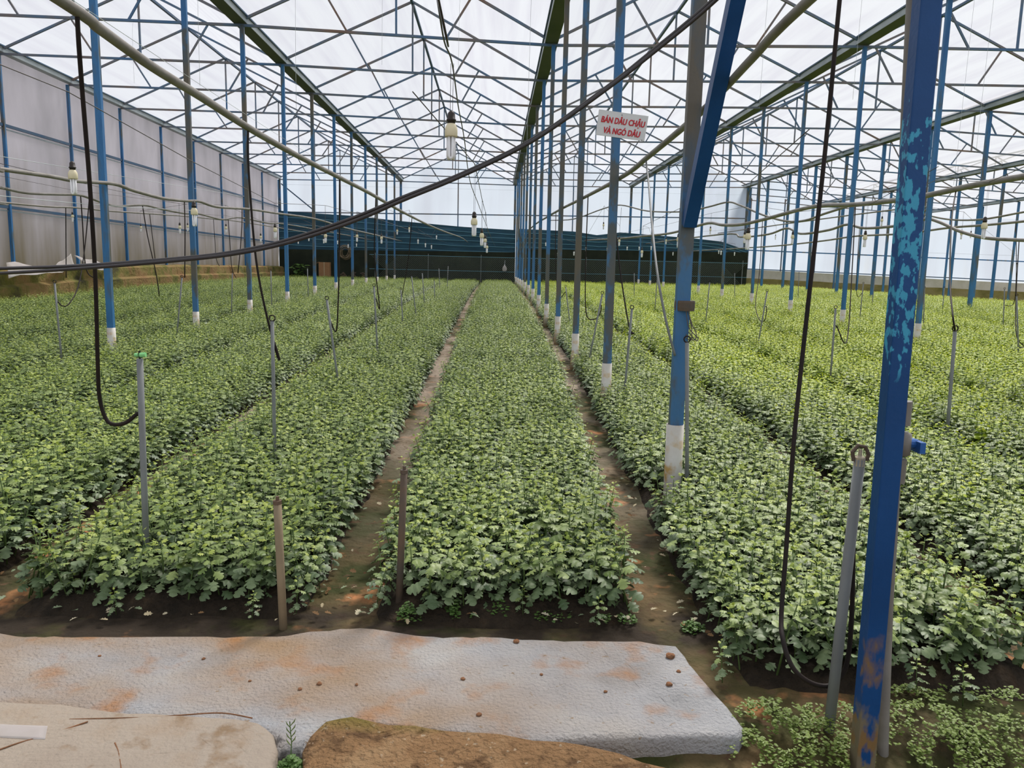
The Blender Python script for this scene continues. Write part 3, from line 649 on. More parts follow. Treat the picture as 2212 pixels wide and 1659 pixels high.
arch = [(at_d(x, y, d)) for x, y, d in ((1830, 446, 17), (1780, 462, 18.5), (1740, 476, 19.7), (1700, 478, 21), (1650, 465, 22.6), (1600, 444, 24.4), (1530, 447, 27), (1480, 457, 29), (1400, 456, 32), (1340, 443, 34.5), (1300, 452, 37), (1240, 473, 40.5), (1190, 476, BACK-.16))]
arch.append(Vector((7.58, dep(4)-.03-.026, at_d(1570, 437, dep(4)).z)))       # tied to a post of the right row
pipe(None, 0, .028, 'thin grey pipe arching against the bright back wall', pts=arch, back=False)

# ------------------------------------------------------------------ sprinkler stakes with their hoses
STK = []
def ring(mb, c, r, t):
    mb.tube([c+Vector((r*math.cos(a), 0, r*math.sin(a))) for a in [2*math.pi*i/12 for i in range(13)]], t, 5)
def hang(px, d):
    """a hose given by its pixels: it leaves the nearest overhead pipe and comes to depth d at its lower end"""
    x, y = px[0]; best = min(PIPES, key=lambda q_: math.hypot(pix(q_[0])[0]-x, pix(q_[0])[1]-y)+14*abs(q_[0].y-d)); p0 = best[0]; u, v, _ = pix(p0)
    n = len(px); out = [p0-Vector((0, 0, best[1]*.6))]
    for i in range(1, n):
        t = min(1, i/max(1, n*.6)); t = t*t*(3-2*t); k_ = max(0, 1-i/2.0)
        out.append(at_d(px[i][0]+(u-x)*k_, px[i][1]+(v-y)*k_, p0.y+(d-p0.y)*t))
    return out
def stake(top, base, hose=None, r=.0115, h=.28, label=None, m='stake', head='ring', group='sprinkler stakes', hr=.007, dd=0, hlabel=None, ground=False):
    b = on_surf(*base, 0 if ground else h); d = b.y+dd
    b = at_d(*base, d); tpt = at_d(*top, d)
    g = b.copy()
    if not ground:
        ax = (b-tpt).normalized(); g = b+ax*((b.z-gz(b.x, d)+.05)/max(.2, -ax.z))
    else: g = b+Vector((0, 0, -.06))
    t = thing('sprinkler_stake', g, label or 'thin grey plastic sprinkler stake standing among the plants', 'stake', group)
    MB().tube([g, g.lerp(tpt, .5), tpt], r, 10).build('stake_pipe', MT[m], t, smooth=True)
    if head == 'ring':
        mb = MB(); ring(mb, tpt+Vector((0, 0, r*1.7)), r*1.6, r*.38); mb.build('sprinkler_ring', MT['hose'], t)
    elif head == 'green':
        mb = MB(); mb.tube([tpt+Vector((-.02, 0, .016)), tpt+Vector((-.006, 0, .016))], .008, 10).tube([tpt+Vector((.002, 0, .016)), tpt+Vector((.026, 0, .018))], .0105, 10); mb.build('sprinkler_head', MT['green_plastic'], t)
        MB().tube([tpt, tpt+Vector((-.001, 0, .034))], .004, 6).build('sprinkler_pin', MT['hose'], t)
    elif head == 'loop':
        mb = MB(); mb.tube([tpt+Vector((-.018, 0, -.005)), tpt+Vector((-.024, 0, .022)), tpt+Vector((-.008, 0, .042)), tpt+Vector((.014, 0, .038)), tpt+Vector((.026, 0, .015)), tpt+Vector((.02, 0, -.004))], .006, 6); mb.build('sprinkler_bridge', MT['rust_pipe'], t)
        MB().lathe(tpt, [(.017, -.02), (.016, .006), (.006, .012), (.005, .03)], 10).build('nozzle', MT['mortar'], t)
    elif head == 'open':
        MB().tube([tpt+Vector((0, 0, -.02)), tpt+Vector((.001, 0, .018))], r*.45, 8).build('inner_rod', MT['rust_pipe'], t)
        MB().lathe(tpt, [(r*1.08, -.012), (r*1.08, .002), (r*.75, .002)], 10).build('pipe_mouth', MT['rust_pipe'], t)
    ho = None
    if hose:
        q = hang(hose, d+r+hr*.6); ax_ = tpt-g
        tt = max(.05, min(.98, (q[-1]-g).dot(ax_)/ax_.length_squared)); q.append(g+ax_*tt+Vector((0, r+hr*.3, 0)))
        ho = tag(MB().tube(smooth_path(q, 5), hr, 8).build('drip_hose', MT['hose'], loc=q[-1], smooth=True), hlabel or 'x', 'hose', 'hanging hoses')
    STK.append((t, ho if not hlabel else None, b.x, d, label is None))
    return t
stake((302, 775), (316, 1185), [(165, 22), (170, 100), (178, 200), (194, 400), (206, 600), (211, 780), (215, 858), (228, 903), (246, 917), (272, 913), (298, 893)], r=.0135, head='green', label='grey sprinkler stake topped with a pale green sprinkler head', group=None, hr=.0085, dd=.32, hlabel='black hose in a big loop beside the green-headed stake')
stake((588, 694), (593, 955), [(527, 290), (533, 380), (553, 560), (578, 690), (598, 757), (604, 777), (599, 768), (592, 742)], hlabel='black hose hanging steeply from the thick pipe to a ringed stake')
stake((706, 648), (729, 815), [(722, 395), (727, 560), (729, 690), (724, 716), (713, 690), (709, 670)])
stake((808, 619), (815, 750), [(800, 432), (803, 560), (820, 664), (812, 645)])
stake((866, 626), (870, 695), [(858, 470), (866, 560), (868, 640)])
for a, b in (((889, 597), (898, 675)), ((912, 590), (917, 655)), ((938, 606), (939, 640)), ((393, 600), (383, 715)), ((502, 590), (500, 668)), ((664, 580), (666, 640)),
             ((585, 585), (587, 660)), ((1484, 740), (1484, 1005)), ((1533, 610), (1525, 690)), ((1997, 622), (1995, 700)), ((1587, 590), (1587, 640)),
             ((1420, 600), (1415, 662)), ((1465, 600), (1456, 665)), ((1370, 590), (1370, 640)), ((2040, 622), (2036, 668)), ((968, 575), (966, 622)), ((948, 580), (950, 622)), ((1890, 600), (1884, 655)), ((1726, 590), (1724, 640))):
    stake(a, b, label=None)
stake((118, 612), (132, 765), [(196, 394), (184, 530), (170, 615), (150, 655), (135, 661), (122, 648)])
stake((1365, 668), (1350, 835), [(1337, 545), (1345, 640), (1358, 700), (1369, 720)])
stake((1301, 636), (1275, 765), [(1258, 530), (1259, 620), (1266, 675), (1283, 690), (1296, 678), (1299, 660)])
stake((1222, 620), (1230, 690), [(1195, 560), (1197, 610), (1206, 640), (1220, 632)])
stake((1657, 630), (1640, 730), [(1648, 480), (1641, 590), (1632, 655), (1640, 690), (1652, 692), (1656, 664)])
stake((1805, 667), (1795, 800), [(1848, 446), (1842, 560), (1833, 710), (1824, 741), (1808, 706)])
stake((2063, 716), (2048, 910), [(2060, 398), (2053, 470), (2052, 600), (2058, 680), (2063, 716)], r=.014)
stake((1865, 613), (1858, 680), [(1858, 490), (1851, 590), (1852, 640), (1864, 630)])
stake((2170, 625), (2167, 700), [(2197, 480), (2196, 600), (2190, 655), (2172, 660)])
stake((2196, 640), (2200, 760), [(2199, 500), (2193, 640), (2196, 725), (2212, 748)])
# front right stake with the long black hose
stake((1857, 992), (1790, 1572), [(1808, -60), (1807, 0), (1782, 330), (1742, 690), (1716, 940), (1698, 1190), (1688, 1325), (1691, 1380), (1710, 1438), (1744, 1471), (1785, 1482), (1814, 1466), (1832, 1420), (1841, 1300), (1843, 1100)],
      r=.0165, h=0, head='loop', label='leaning grey stake with a worn sprinkler bridge beside the big blue post', group=None, hr=.0078, ground=True, hlabel='long black hose looping low in front of the big blue post')
stake((599, 1082), (613, 1362), r=.0155, label='cream plastic pipe stub standing at the corner of a bed', m='brown_pipe', head='open', group=None, ground=True)
stake((873, 1016), (860, 1322), r=.0145, label='dark rusty pipe stub standing beside the clay path', m='rust_pipe', head='open', group=None, ground=True)
for k in range(len(near)-1):
    row = sorted([q_ for q_ in STK if pathx(k, q_[3]) <= q_[2] < pathx(k+1, q_[3]) and q_[4]], key=lambda q_: q_[3])
    for n, (t, ho, x, d, own) in enumerate(row):
        w = f'{ORD[n]} from the slab in {bed_name(k)}'
        t['label'] = f'grey sprinkler stake, {w}'
        if ho: ho['label'] = f'black hose of the {ORD[n]} stake in {bed_name(k)}'
for ln, X in (([(174, 425), (178, 480), (183, 561), (190, 590), (203, 600)], -6.7), ([(307, 446), (318, 510), (337, 590), (344, 640)], -6.7), ([(323, 461), (329, 510), (335, 560)], -8.6), ([(399, 435), (400, 500), (399, 600)], -5.0),
              ([(493, 474), (497, 530), (501, 580), (510, 600)], -6.7), ([(524, 455), (523, 490), (519, 540), (514, 590)], -5.0), ([(461, 476), (464, 520), (467, 558), (474, 575)], -8.6), ([(143, 447), (143, 520), (143, 600)], -8.6)):
    q = hang(ln, at_x(*ln[0], X).y)
    tag(MB().tube(smooth_path(q, 4), .009, 6).build('drip_hose', MT['hose'], loc=q[-1], smooth=True), 'slim black hose hanging down from a thin pipe before the left film wall', 'hose', 'hoses before the left film wall')
# leaning strap between post and pipe
q = hang(((1392, 340), (1400, 400), (1408, 480), (1420, 590), (1438, 690), (1458, 768)), dep(-3)-.035)
tag(MB().tube(smooth_path(q), .0075, 6).build('drip_hose', MT['stake'], loc=q[-1], smooth=True), 'grey hose slanting down to the post with the dark brace', 'hose', 'hanging hoses')

# ------------------------------------------------------------------ bulbs and cables
BULBS = [(975, 287, 96), (155.6, 381, 66), (418.6, 460, 50), (224, 479, 27), (156, 468, 20), (304, 492, 16), (388, 492, 23), (405, 490, 17), (488, 493, 19), (563, 513, 18), (594, 498, 30), (621, 517, 12), (644, 520, 12),
         (667, 513, 14), (703, 511, 24), (699, 519, 12), (729, 522, 10), (752, 530, 10), (771, 511, 20), (770, 528, 9), (824, 515, 20), (858, 499, 14), (884, 494, 14), (903, 520, 12), (919, 528, 11), (932, 532, 10), (943, 511, 10),
         (1024.6, 482, 50), (1041, 511, 35), (1048, 521, 26), (1052, 535, 20), (1179, 526, 10), (1205, 548, 10), (1240, 546, 11), (1266, 536, 12), (1312, 537, 10), (1318, 540, 9), (1338, 521, 18), (1355, 535, 10), (1381, 535, 10),
         (1387, 545, 20), (1407, 534, 11), (1439, 520, 14), (1466, 519, 29), (1304, 487, 15), (1535, 497, 16), (1609, 512, 24), (1617, 514, 46), (1713, 513, 27), (1675.6, 512, 11), (1558, 544, 12), (1553, 543, 10), (1587, 547, 10), (1870, 515, 34),
         (2128.6, 491, 46), (1906, 477, 20), (2078, 506, 20), (2098, 506, 15), (2197, 573, 10), (1454, 547, 9)]
def bulb(px, py, h):
    d = .2*FPX/h*.98; top = at_d(px, py-h/2, d); dz = .2
    big = h >= 40
    lab = {96: 'unlit three-tube energy-saving bulb hanging large before the centre span', 66: 'unlit energy-saving bulb hanging before the left film wall and first left post'}.get(h, 'unlit white energy-saving bulb in a black socket hanging over the beds')
    t = thing('light_bulb', top, lab, 'light bulb', None if h in (96, 66) else 'bulbs strung over the beds')
    n = 16 if big else 8; c = top; L = .3
    sock = [(.004, 0), (.010, -.004), (.0155, -.012), (.017, -.034), (.0205, -.036), (.0205, -.042), (.0165, -.044), (.0165, -.055)]
    hous = [(.0165, -.053), (.0185, -.056), (.0255, -.070), (.0270, -.082), (.0272, -.104), (.0255, -.107), (.010, -.107)]
    if h >= 13:
        MB().lathe(c, sock, n).build('socket', MT['socket'], t, smooth=True)
        MB().lathe(c, hous, n).build('housing', MT['housing'], t, smooth=True)
        for k in range(3):
            a = k*2.094+.5; e = Vector((math.cos(a), math.sin(a), 0)); s_ = Vector((-e.y, e.x, 0))
            ctr = c+e*.0115
            u = [ctr+s_*.0072+Vector((0, 0, -.106)), ctr+s_*.0072+Vector((0, 0, -.188)), ctr+s_*.003+Vector((0, 0, -.197)), ctr-s_*.003+Vector((0, 0, -.197)), ctr-s_*.0072+Vector((0, 0, -.188)), ctr-s_*.0072+Vector((0, 0, -.106))]
            MB().tube(u, .0062, 8 if big else 5).build('lamp_tube', MT['tube'], t, smooth=True)
        L = {96: .19}.get(h, .25+R.random()*.2)
        for e in (-1, 1): MB().tube([c+Vector((.005*e, 0, 0)), c+Vector((.006*e+.002, 0, L))], .0011 if big else .0016, 4).build('hanging_wire', MT['wire'], t)
    else:
        MB().lathe(c, sock, 6).build('socket', MT['socket'], t); MB().lathe(c, hous[:-1]+[(.020, -.11), (.020, -.197), (.008, -.2)], 6).build('lamp_body', MT['tube'], t)
        MB().tube([c, c+Vector((0, 0, .3))], .003, 3).build('hanging_wire', MT['wire'], t)
    return top, h, t, L
tops = [bulb(*b) for b in BULBS]
mb = MB(); solid = [o for o in C.objects if o.name.split('.')[0] in ('irrigation_pipe', 'post_tube')]
bpy.context.view_layer.update()
for o in solid: mb.add([o.matrix_world @ v.co for v in o.data.vertices], [tuple(p.vertices) for p in o.data.polygons])
SOLID = BVHTree.FromPolygons([Vector(v) for v in mb.v], mb.f)
def free(a, b):
    d = b-a; L_ = d.length; d = d/L_; x = d.cross(Vector((0, 0, 1))).normalized(); y = x.cross(d)
    return not any(SOLID.ray_cast(a+x*u*.02+y*v*.02, d, L_)[0] for u, v in ((0, 0), (1, 0), (-1, 0), (0, 1), (0, -1)))
def route(pts):
    """string a cable from point to point, bowing it past any pipe or post that stands in the straight way"""
    out = [pts[0]]
    for a, b in zip(pts, pts[1:]):
        if free(a, b): out.append(b); continue
        tries = [(t, dx, dz) for dz in (.15, .3, -.15, .5, .8) for dx in (0, .2, -.2, .45, -.45, .8, -.8) for t in (.5, .3, .7, .15, .85)]
        for t, dx, dz in tries:
            m_ = a.lerp(b, t)+Vector((dx, 0, dz))
            if free(a, m_) and free(m_, b): out.append(m_); break
        out.append(b)
    return out
def cable(pts, r, label, m='wire', n=5, k=5, name='power_cable', group='power cables', smooth_it=True):
    tag(MB().tube(smooth_path(pts, k) if smooth_it else pts, r, n).build(name, MT[m], loc=Vector(pts[0]), smooth=True), label, 'cable', group)
cable([Vector((-2.07, .2, 7.6)), Vector((-.7, 1.0, 4.4)), at_d(935, -60, 2.3), at_d(945, 0, 2.7), at_d(960, 90, 3.1), tops[0][0]+Vector((.002, 0, .19)), at_d(990, 230, 4.4), at_d(1003, 300, 5.4), at_d(1015, 390, 6.8), at_d(1033, 440, 8.6), at_d(1044, 470, 10.5), at_d(1052, 490, 16), at_d(1058, 505, 26), at_d(1061, 512, YN-.1)], .0035, 'black power cable strung along above the big hanging bulb', 'cable')
def bulb_line(idx, label):
    it = sorted([tops[i] for i in idx], key=lambda q_: q_[0].y); ts = [q_[0] for q_ in it]; ls = [q_[3] for q_ in it]
    for n, q_ in enumerate(it):
        if q_[1] not in (96, 66): q_[2]['label'] = f'unlit energy-saving bulb, {ORD[n]} from the slab on the ' + label.replace('thin power cable ', 'cable ')
    pts = [ts[0]+Vector((-.3, -2, .5))]+[v+Vector((0, 0, l_)) for v, l_ in zip(ts, ls)]+[Vector((ts[-1].x+.2, YN-.16, ts[-1].z+.75))]
    cable(route(pts), .0035, label, smooth_it=False)
for idx, lab in (([1, 2, 10, 14, 18, 20], 'left of the cream stub'), ([3, 6, 8, 9, 13], 'near the left film wall'), ([4, 5, 7, 11, 12, 16], 'closest to the left film wall'),
                 ([15, 17, 19], 'low before the cardboard box'), ([21, 22, 23, 24, 25, 26], 'before the left teal net'), ([27, 28, 29, 30], 'over the middle bed'),
                 ([43, 40, 41, 59], 'right of the centre posts'), ([31, 32, 33], 'just right of the centre gutter'), ([44, 37, 34, 35, 36, 38, 39], 'before the right teal net'),
                 ([47, 46, 45, 42], 'beside the right net edge'), ([50, 51, 52], 'low before the right net edge'), ([53, 48, 49], 'among the right post rows'), ([54, 55, 56, 57, 58], 'far right')):
    bulb_line(idx, 'thin power cable '+lab)
# two black cables crossing in front
for off, lab in ((0, 'thick black cable crossing the whole greenhouse, upper of the pair'), (1, 'thick black cable crossing the whole greenhouse, lower of the pair')):
    px = [(-260, 590, 3.3), (-60, 584, 2.9), (0, 581, 2.8), (130, 577, 2.7), (250, 570, 2.62), (400, 558, 2.6), (500, 546, 2.6), (600, 525, 2.6), (700, 494, 2.6), (790, 461, 2.6), (870, 427, 2.6), (1000, 375, 2.6), (1150, 302, 2.6), (1300, 197, 2.6), (1400, 118, 2.6), (1540, 0, 2.55), (1640, -110, 2.45)]
    pts = []
    for i, (x, y, d) in enumerate(px):
        sp_ = 5+2*math.sin(i*.9); p = at_d(x, y+(sp_ if off else -1), d-.0135*off)-Vector((0, 0, (.012 if i < 1 else .004 if i < 3 else 0)*off)); pts.append(p)
    pts.append(Vector((1.09, 2.13, 2.75+.05*off)))
    pts.insert(0, Vector((-5.19, dep(-2)-.036, 1.75-.03*off)))
    cable(pts, .0062, lab, 'cable', 8, 6, 'black_cable', None)
# fine wires and support strings across the house
for (a, b, lab) in ((at_d(-150, 313, 8), at_d(620, 437, BACK-.15), 'pale support string in front of the left film wall, upper one'), (at_d(-120, 411, 8), at_d(422, 455, dep(0)-.035), 'pale support string in front of the left film wall, lower one'),
                    (at_d(608, 398, BACK-.14), at_d(1600, 421, BACK-.14), 'thin pale wire stretched across the back wall'), (at_d(60, -64, 6.3), Vector((-5.19, dep(3)-.033, 4.5)), 'thin wire running beside the thick left pipe')):
    cable([a, (a+b)/2+Vector((0, 0, -.03)), b], .0035, lab, 'rope', 4, 6, 'support_wire', 'support wires')
for i, (px_, y1, d) in enumerate(((432, 185, 9), (640, 245, 12), (825, 140, 14), (1128, 640, 10.5), (1842, 215, 9), (2060, 400, 9), (2108, 330, 11), (1640, 235, 12), (990, 150, 15), (290, 180, 16))):
    i_ = round((d-BAY0)/BAY); d = dep(max(i_, -1)); p = at_d(px_, y1, d); cable([p, p+Vector((.01, 0, 1)), Vector((p.x+.04, d, 6.2))], .0022, 'thin pale string hanging straight down from the roof frame', 'rope', 3, 2, 'hanging_string', 'hanging strings')

# ------------------------------------------------------------------ odd things near the walls
def crumple(name, corners, m, label, cat, n=10, amp=.06, seed=0):
    mb = MB(); a, b, c_, d = corners
    for i in range(n+1):
        for j in range(n+1):
            u, v = i/n, j/n; p = a.lerp(b, u).lerp(d.lerp(c_, u), v)
            p = p+Vector((noise.noise(p*2+Vector((seed, 0, 0))), noise.noise(p*2+Vector((0, seed, 3))), noise.noise(p*3+Vector((0, 0, seed)))))*amp; mb.v.append(tuple(p))
    mb.f = [(i*(n+1)+j, i*(n+1)+j+1, (i+1)*(n+1)+j+1, (i+1)*(n+1)+j) for i in range(n) for j in range(n)]; mb.mi = [0]*len(mb.f)
    o = mb.build(name, m, loc=a, smooth=True); s_ = o.modifiers.new('thickness', 'SOLIDIFY'); s_.thickness = .006
    return tag(o, label, cat)
xw = XL+.45
crumple('plastic_sheet', [at_x(15, 566, xw), at_x(95, 578, xw), at_x(135, 588, xw+.25), at_x(20, 598, xw+.3)], MT['white_tarp'], 'white plastic sheet sagging over the plinth at the left wall foot', 'plastic sheet', seed=1)
crumple('plastic_sheet', [at_x(122, 572, xw+.1), at_x(152, 548, xw), at_x(162, 575, xw), at_x(135, 589, xw+.2)], MT['white_tarp'], 'small folded white plastic flap standing against the left wall', 'plastic sheet', seed=4, amp=.04)
crumple('plastic_sheet', [at_x(160, 552, xw), at_x(235, 572, xw), at_x(242, 583, xw+.2), at_x(205, 582, xw+.2)], MT['white_tarp'], 'white plastic sheet lying folded on the plinth behind the first left post', 'plastic sheet', seed=8, amp=.05)
p = on_surf(703, 596, .28)
bx = thing('cardboard_box', (p.x, p.y+1.2, gz(p.x, p.y)), 'brown cardboard box standing before the dark back net', 'box')
cb = at_d(702, 595, 43.02); mb = MB(); mb.box(cb.x-.30, cb.x+.30, 42.84, 43.20, gz(cb.x, 43.0)-.02, cb.z+.72); bx.location = (cb.x, 43.02, gz(cb.x, 43.0)-.02); mb.build('carton', MT['cardboard'], bx)
mb = MB(); zt_ = cb.z+.72; mb.bar((cb.x-.30, 43.02, zt_), (cb.x-.42, 43.02, zt_-.06), .34, .02, (0, 0, 1)); mb.build('flap', MT['cardboard'], bx)
MB().box(cb.x-.02, cb.x+.02, 42.834, 42.842, gz(cb.x, 43.0)-.02, zt_).build('seam', MT['mortar'], bx)
mb = MB(); c = at_d(745, 545, YN-.39)
for k in range(9):
    a0 = R.random()*6; rr = .16+R.random()*.24; tl = R.uniform(-.3, .3)
    mb.tube([c+Vector((rr*math.cos(a), .08*math.sin(a*2+k)+.02*k, rr*1.15*math.sin(a)+tl*.2*math.cos(a))) for a in [a0+2*math.pi*i/20 for i in range(21)]], .012, 5)
tag(mb.build('hose_coil', MT['brown_pipe'], loc=c), 'tangled coil of tan hose hanging on the dark back net', 'coil')
c = at_d(1090, 576, fy-.14)
bag = thing('plastic_bag', c, 'small white plastic bag hanging on the wire fence', 'bag')
MB().lathe(c, [(.02, -.26), (.10, -.24), (.13, -.14), (.10, -.02), (.03, .07), (.02, .12)], 12).build('bag_body', MT['white_tarp'], bag, smooth=True)
MB().tube([c+Vector((0, 0, .11)), c+Vector((.01, .06, .25)), c+Vector((.02, .145, .34))], .008, 4).build('bag_tie', MT['rope'], bag)
for k, (bx_, by_) in enumerate(((742, 592), (765, 595), (785, 597))):
    c = at_d(bx_, by_, 43.0); c.z = gz(c.x, 43.0); mb = MB()
    for q_ in range(14): a = R.random()*3.14; e = Vector((math.cos(a)*.15, R.uniform(-.1, .1), R.uniform(-.05, .08))); o_ = Vector((R.uniform(-.06, .06), 0, .02+.034*q_)); mb.tube([c+o_-e, c+o_+Vector((0, 0, .05)), c+o_+e], .025, 5)
    tag(mb.build('brush_pile', MT['rust_pipe'], loc=c), 'low heap of dry brown prunings in front of the back net', 'prunings', 'heaps of prunings')

# ------------------------------------------------------------------ crop plants
HALF = [(0, .03), (.14, .06), (.26, .36), (.36, .38), (.44, .21), (.54, .47), (.64, .46), (.70, .24), (.82, .31), (.92, .22), (1, .0)]
HALF_LOW = [(0, .04), (.32, .40), (.66, .44), (1, .0)]
def leaf_geo(mb, M, Ln, half, droop=.35, dome=.55, mi=0):
    wd_ = .95*Ln; mid = []; lt = []; rt = []
    for t, w in half:
        z0 = .16*t-droop*t*t
        mid.append(Vector((0, t*Ln, z0*Ln))); x = w*wd_
        zz = z0*Ln-dome*x*x/max(wd_, 1e-6)*1.6+.02*Ln
        lt.append(Vector((-x, t*Ln-.05*x, zz))); rt.append(Vector((x, t*Ln-.05*x, zz)))
    n = len(half); vs = [M @ v for v in mid+lt+rt]; fs = []
    for i in range(n-1):
        fs += [(i, i+1, n+i+1, n+i) if i < n-2 else (i, i+1, n+i), (2*n+i, 2*n+i+1, i+1, i) if i < n-2 else (2*n+i, i+1, i)]
    mb.m = mi; mb.add(vs, fs)
def leaf_plan(rng, H, n):
    out = []; az = rng.random()*6.28
    for i in range(n):
        t = i/(n-1); az += 2.4+rng.uniform(-.25, .25)
        z = H*(.14+.86*t**.95); Ln = (.034+.022*math.sin(math.pi*min(1, t*1.1+.12)))*(1 if t < .72 else 1-.5*(t-.72)/.28)*rng.uniform(.85, 1.2)
        el = math.radians(-22+38*t+(38*(t-.75)/.25 if t > .75 else 0)+rng.uniform(-10, 10))
        kind = 'old' if t < .5 else ('mid' if t < .78 else 'young')
        stand = .022*(1-t)+.006
        M = Matrix.Translation((0, 0, z)) @ Matrix.Rotation(az, 4, 'Z') @ Matrix.Translation((0, stand, 0)) @ Matrix.Rotation(el, 4, 'X') @ Matrix.Rotation(rng.uniform(-.25, .25), 4, 'Y')
        out.append((M, Ln, kind))
    return out
def stem_geo(mb, H, tilt=0, mi=0):
    mb.m = mi; mb.tube([(0, 0, -.02), (.004, .002, H*.5), (0, 0, H*.94)], [.0036, .0030, .0018], 5)
PLANS = [leaf_plan(random.Random(20+v), h, n) for v, (h, n) in enumerate(((.25, 19), (.23, 18), (.265, 19), (.21, 17), (.24, 18)))]
HS = [.25, .23, .265, .21, .24]
def plant_coll(name, mats, half, skip=0):
    col = bpy.data.collections.new(name)
    for v, pl_ in enumerate(PLANS):
        mb = MB(); stem_geo(mb, HS[v], mi=3)
        for q_, (M, Ln, kd) in enumerate(pl_):
            if q_ < skip: continue
            leaf_geo(mb, M, Ln, half, mi={'old': 0, 'mid': 1, 'young': 2}[kd])
        me = mb.mesh(name, [mats['old'], mats['mid'], mats['young'], MT['stem']]); me.polygons.foreach_set('use_smooth', [True]*len(me.polygons))
        o = bpy.data.objects.new(name, me); col.objects.link(o)
    return col
def yellow_p(x, d):
    e = 1.6-.02*d
    a = min(1, max(0, (x-e)/2.0)); b = min(1, max(0, (d-4)/6)); return .15*min(1, max(0, (x-2)/3))+.85*a*b
pts_g, pts_y, cand = [], [], []
SPOT = [(t_.location.x, t_.location.y) for t_, *_ in STK]
rp = random.Random(11)
def visible(x, d, z, m=70):
    px_, py_, zz = pix((x, d, z)); return zz > .5 and -m < px_ < 2212+m and -m < py_ < 1659+m
for k in beds:
    d = bed_front(k); y1 = bed_back(k)
    while d < y1:
        sp_ = .082 if d < 9 else (.095 if d < 20 else .12)
        xl, xr = pathx(k, d)+GAPW, pathx(k+1, d)-GAPW
        nx = max(2, int(round((xr-xl)/sp_)))
        for i in range(nx+1):
            x = xl+(xr-xl)*i/nx+rp.uniform(-.03, .03); dd = d+rp.uniform(-.035, .035)
            m_ = 450 if d > 6 else 1000
            if not visible(x, dd, gz(x, dd)+.25, m_): continue
            if rp.random() < .03: continue
            if any(abs(x-a_) < .075 and abs(dd-b_) < .075 for a_, b_ in POSTS): continue
            if any(abs(x-a_) < .04 and abs(dd-b_) < .04 for a_, b_ in SPOT): continue
            if x < 1.22 and 4.2 < dd < 4.68 and x > .9: continue
            edge = min(i, nx-i) == 0
            s = rp.uniform(.82, 1.24)*(.88 if edge else 1)*(1+.14*noise.noise(Vector((x*1.5, dd*1.5, 0))))
            tl = .28 if edge else .10
            rx, ry = rp.gauss(0, .10), rp.gauss(0, .10)+(-tl if i == 0 else (tl if i == nx else 0))
            if d < bed_front(k)+.05: rx += .22
            cand.append((dd, x, gz(x, dd)+.045, rx, ry, rp.random()*6.28, s, rp.randrange(5), k))
        d += sp_*.92
# the 300 plants that show largest, in the frame
inview = [c_ for c_ in cand if 0 <= pix((c_[1], c_[0], c_[2]+.2))[0] <= 2212 and pix((c_[1], c_[0], c_[2]+.2))[1] <= 1655]
for px_, py_, k in ((250, 1295, I0-1), (545, 1305, I0-1), (165, 1265, I0-1), (690, 1240, I0-1), (640, 1290, I0-1), (930, 1290, I0), (1130, 1300, I0), (1290, 1318, I0), (1560, 1440, I0+1), (1980, 1470, I0+1), (2080, 1490, I0+1)):
    q_ = on_surf(px_, py_+25, .04); c_ = (q_.y, q_.x, gz(q_.x, q_.y)+.03, .1, 0, rp.random()*6.28, rp.uniform(.42, .6), rp.randrange(5), k); cand.append(c_); inview.append(c_)
inview.sort(key=lambda c_: (Vector((c_[1], c_[0], c_[2]))-EYE).length)
chosen = set(id(c_) for c_ in inview[:300])
leafmesh = {}
for kd in ('old', 'mid', 'young'):
    mb = MB(); leaf_geo(mb, Matrix.Identity(4), 1.0, HALF); leafmesh[kd] = mb.mesh('leaf', LM[kd], smooth=True)
stemmesh = []
for v in range(5): mb = MB(); stem_geo(mb, HS[v]); stemmesh.append(mb.mesh('stem', MT['stem'], smooth=True))
def bed_plants(k):
    return {I0: 'in the middle bed', I0-1: 'in the bed behind the cream pipe stub', I0+1: 'in the bed behind the big blue post'}.get(k, 'in the beds beyond those flanking the two clay paths')
for c_ in inview[:300]:
    dd, x, z, rx, ry, rz, s, v, k = c_
    e = thing('chrysanthemum_plant', (x, dd, z), 'young leafy chrysanthemum plant near the slab '+bed_plants(k), 'plant', 'chrysanthemums near the slab '+bed_plants(k))
    e.rotation_euler = (rx, ry, rz); e.scale = (s, s, s)
    o = bpy.data.objects.new('stem', stemmesh[v]); C.objects.link(o); o.parent = e
    for M, Ln, kd in PLANS[v]:
        o = bpy.data.objects.new('leaf', leafmesh[kd]); C.objects.link(o); o.parent = e; o.matrix_local = M @ Matrix.Scale(Ln, 4)
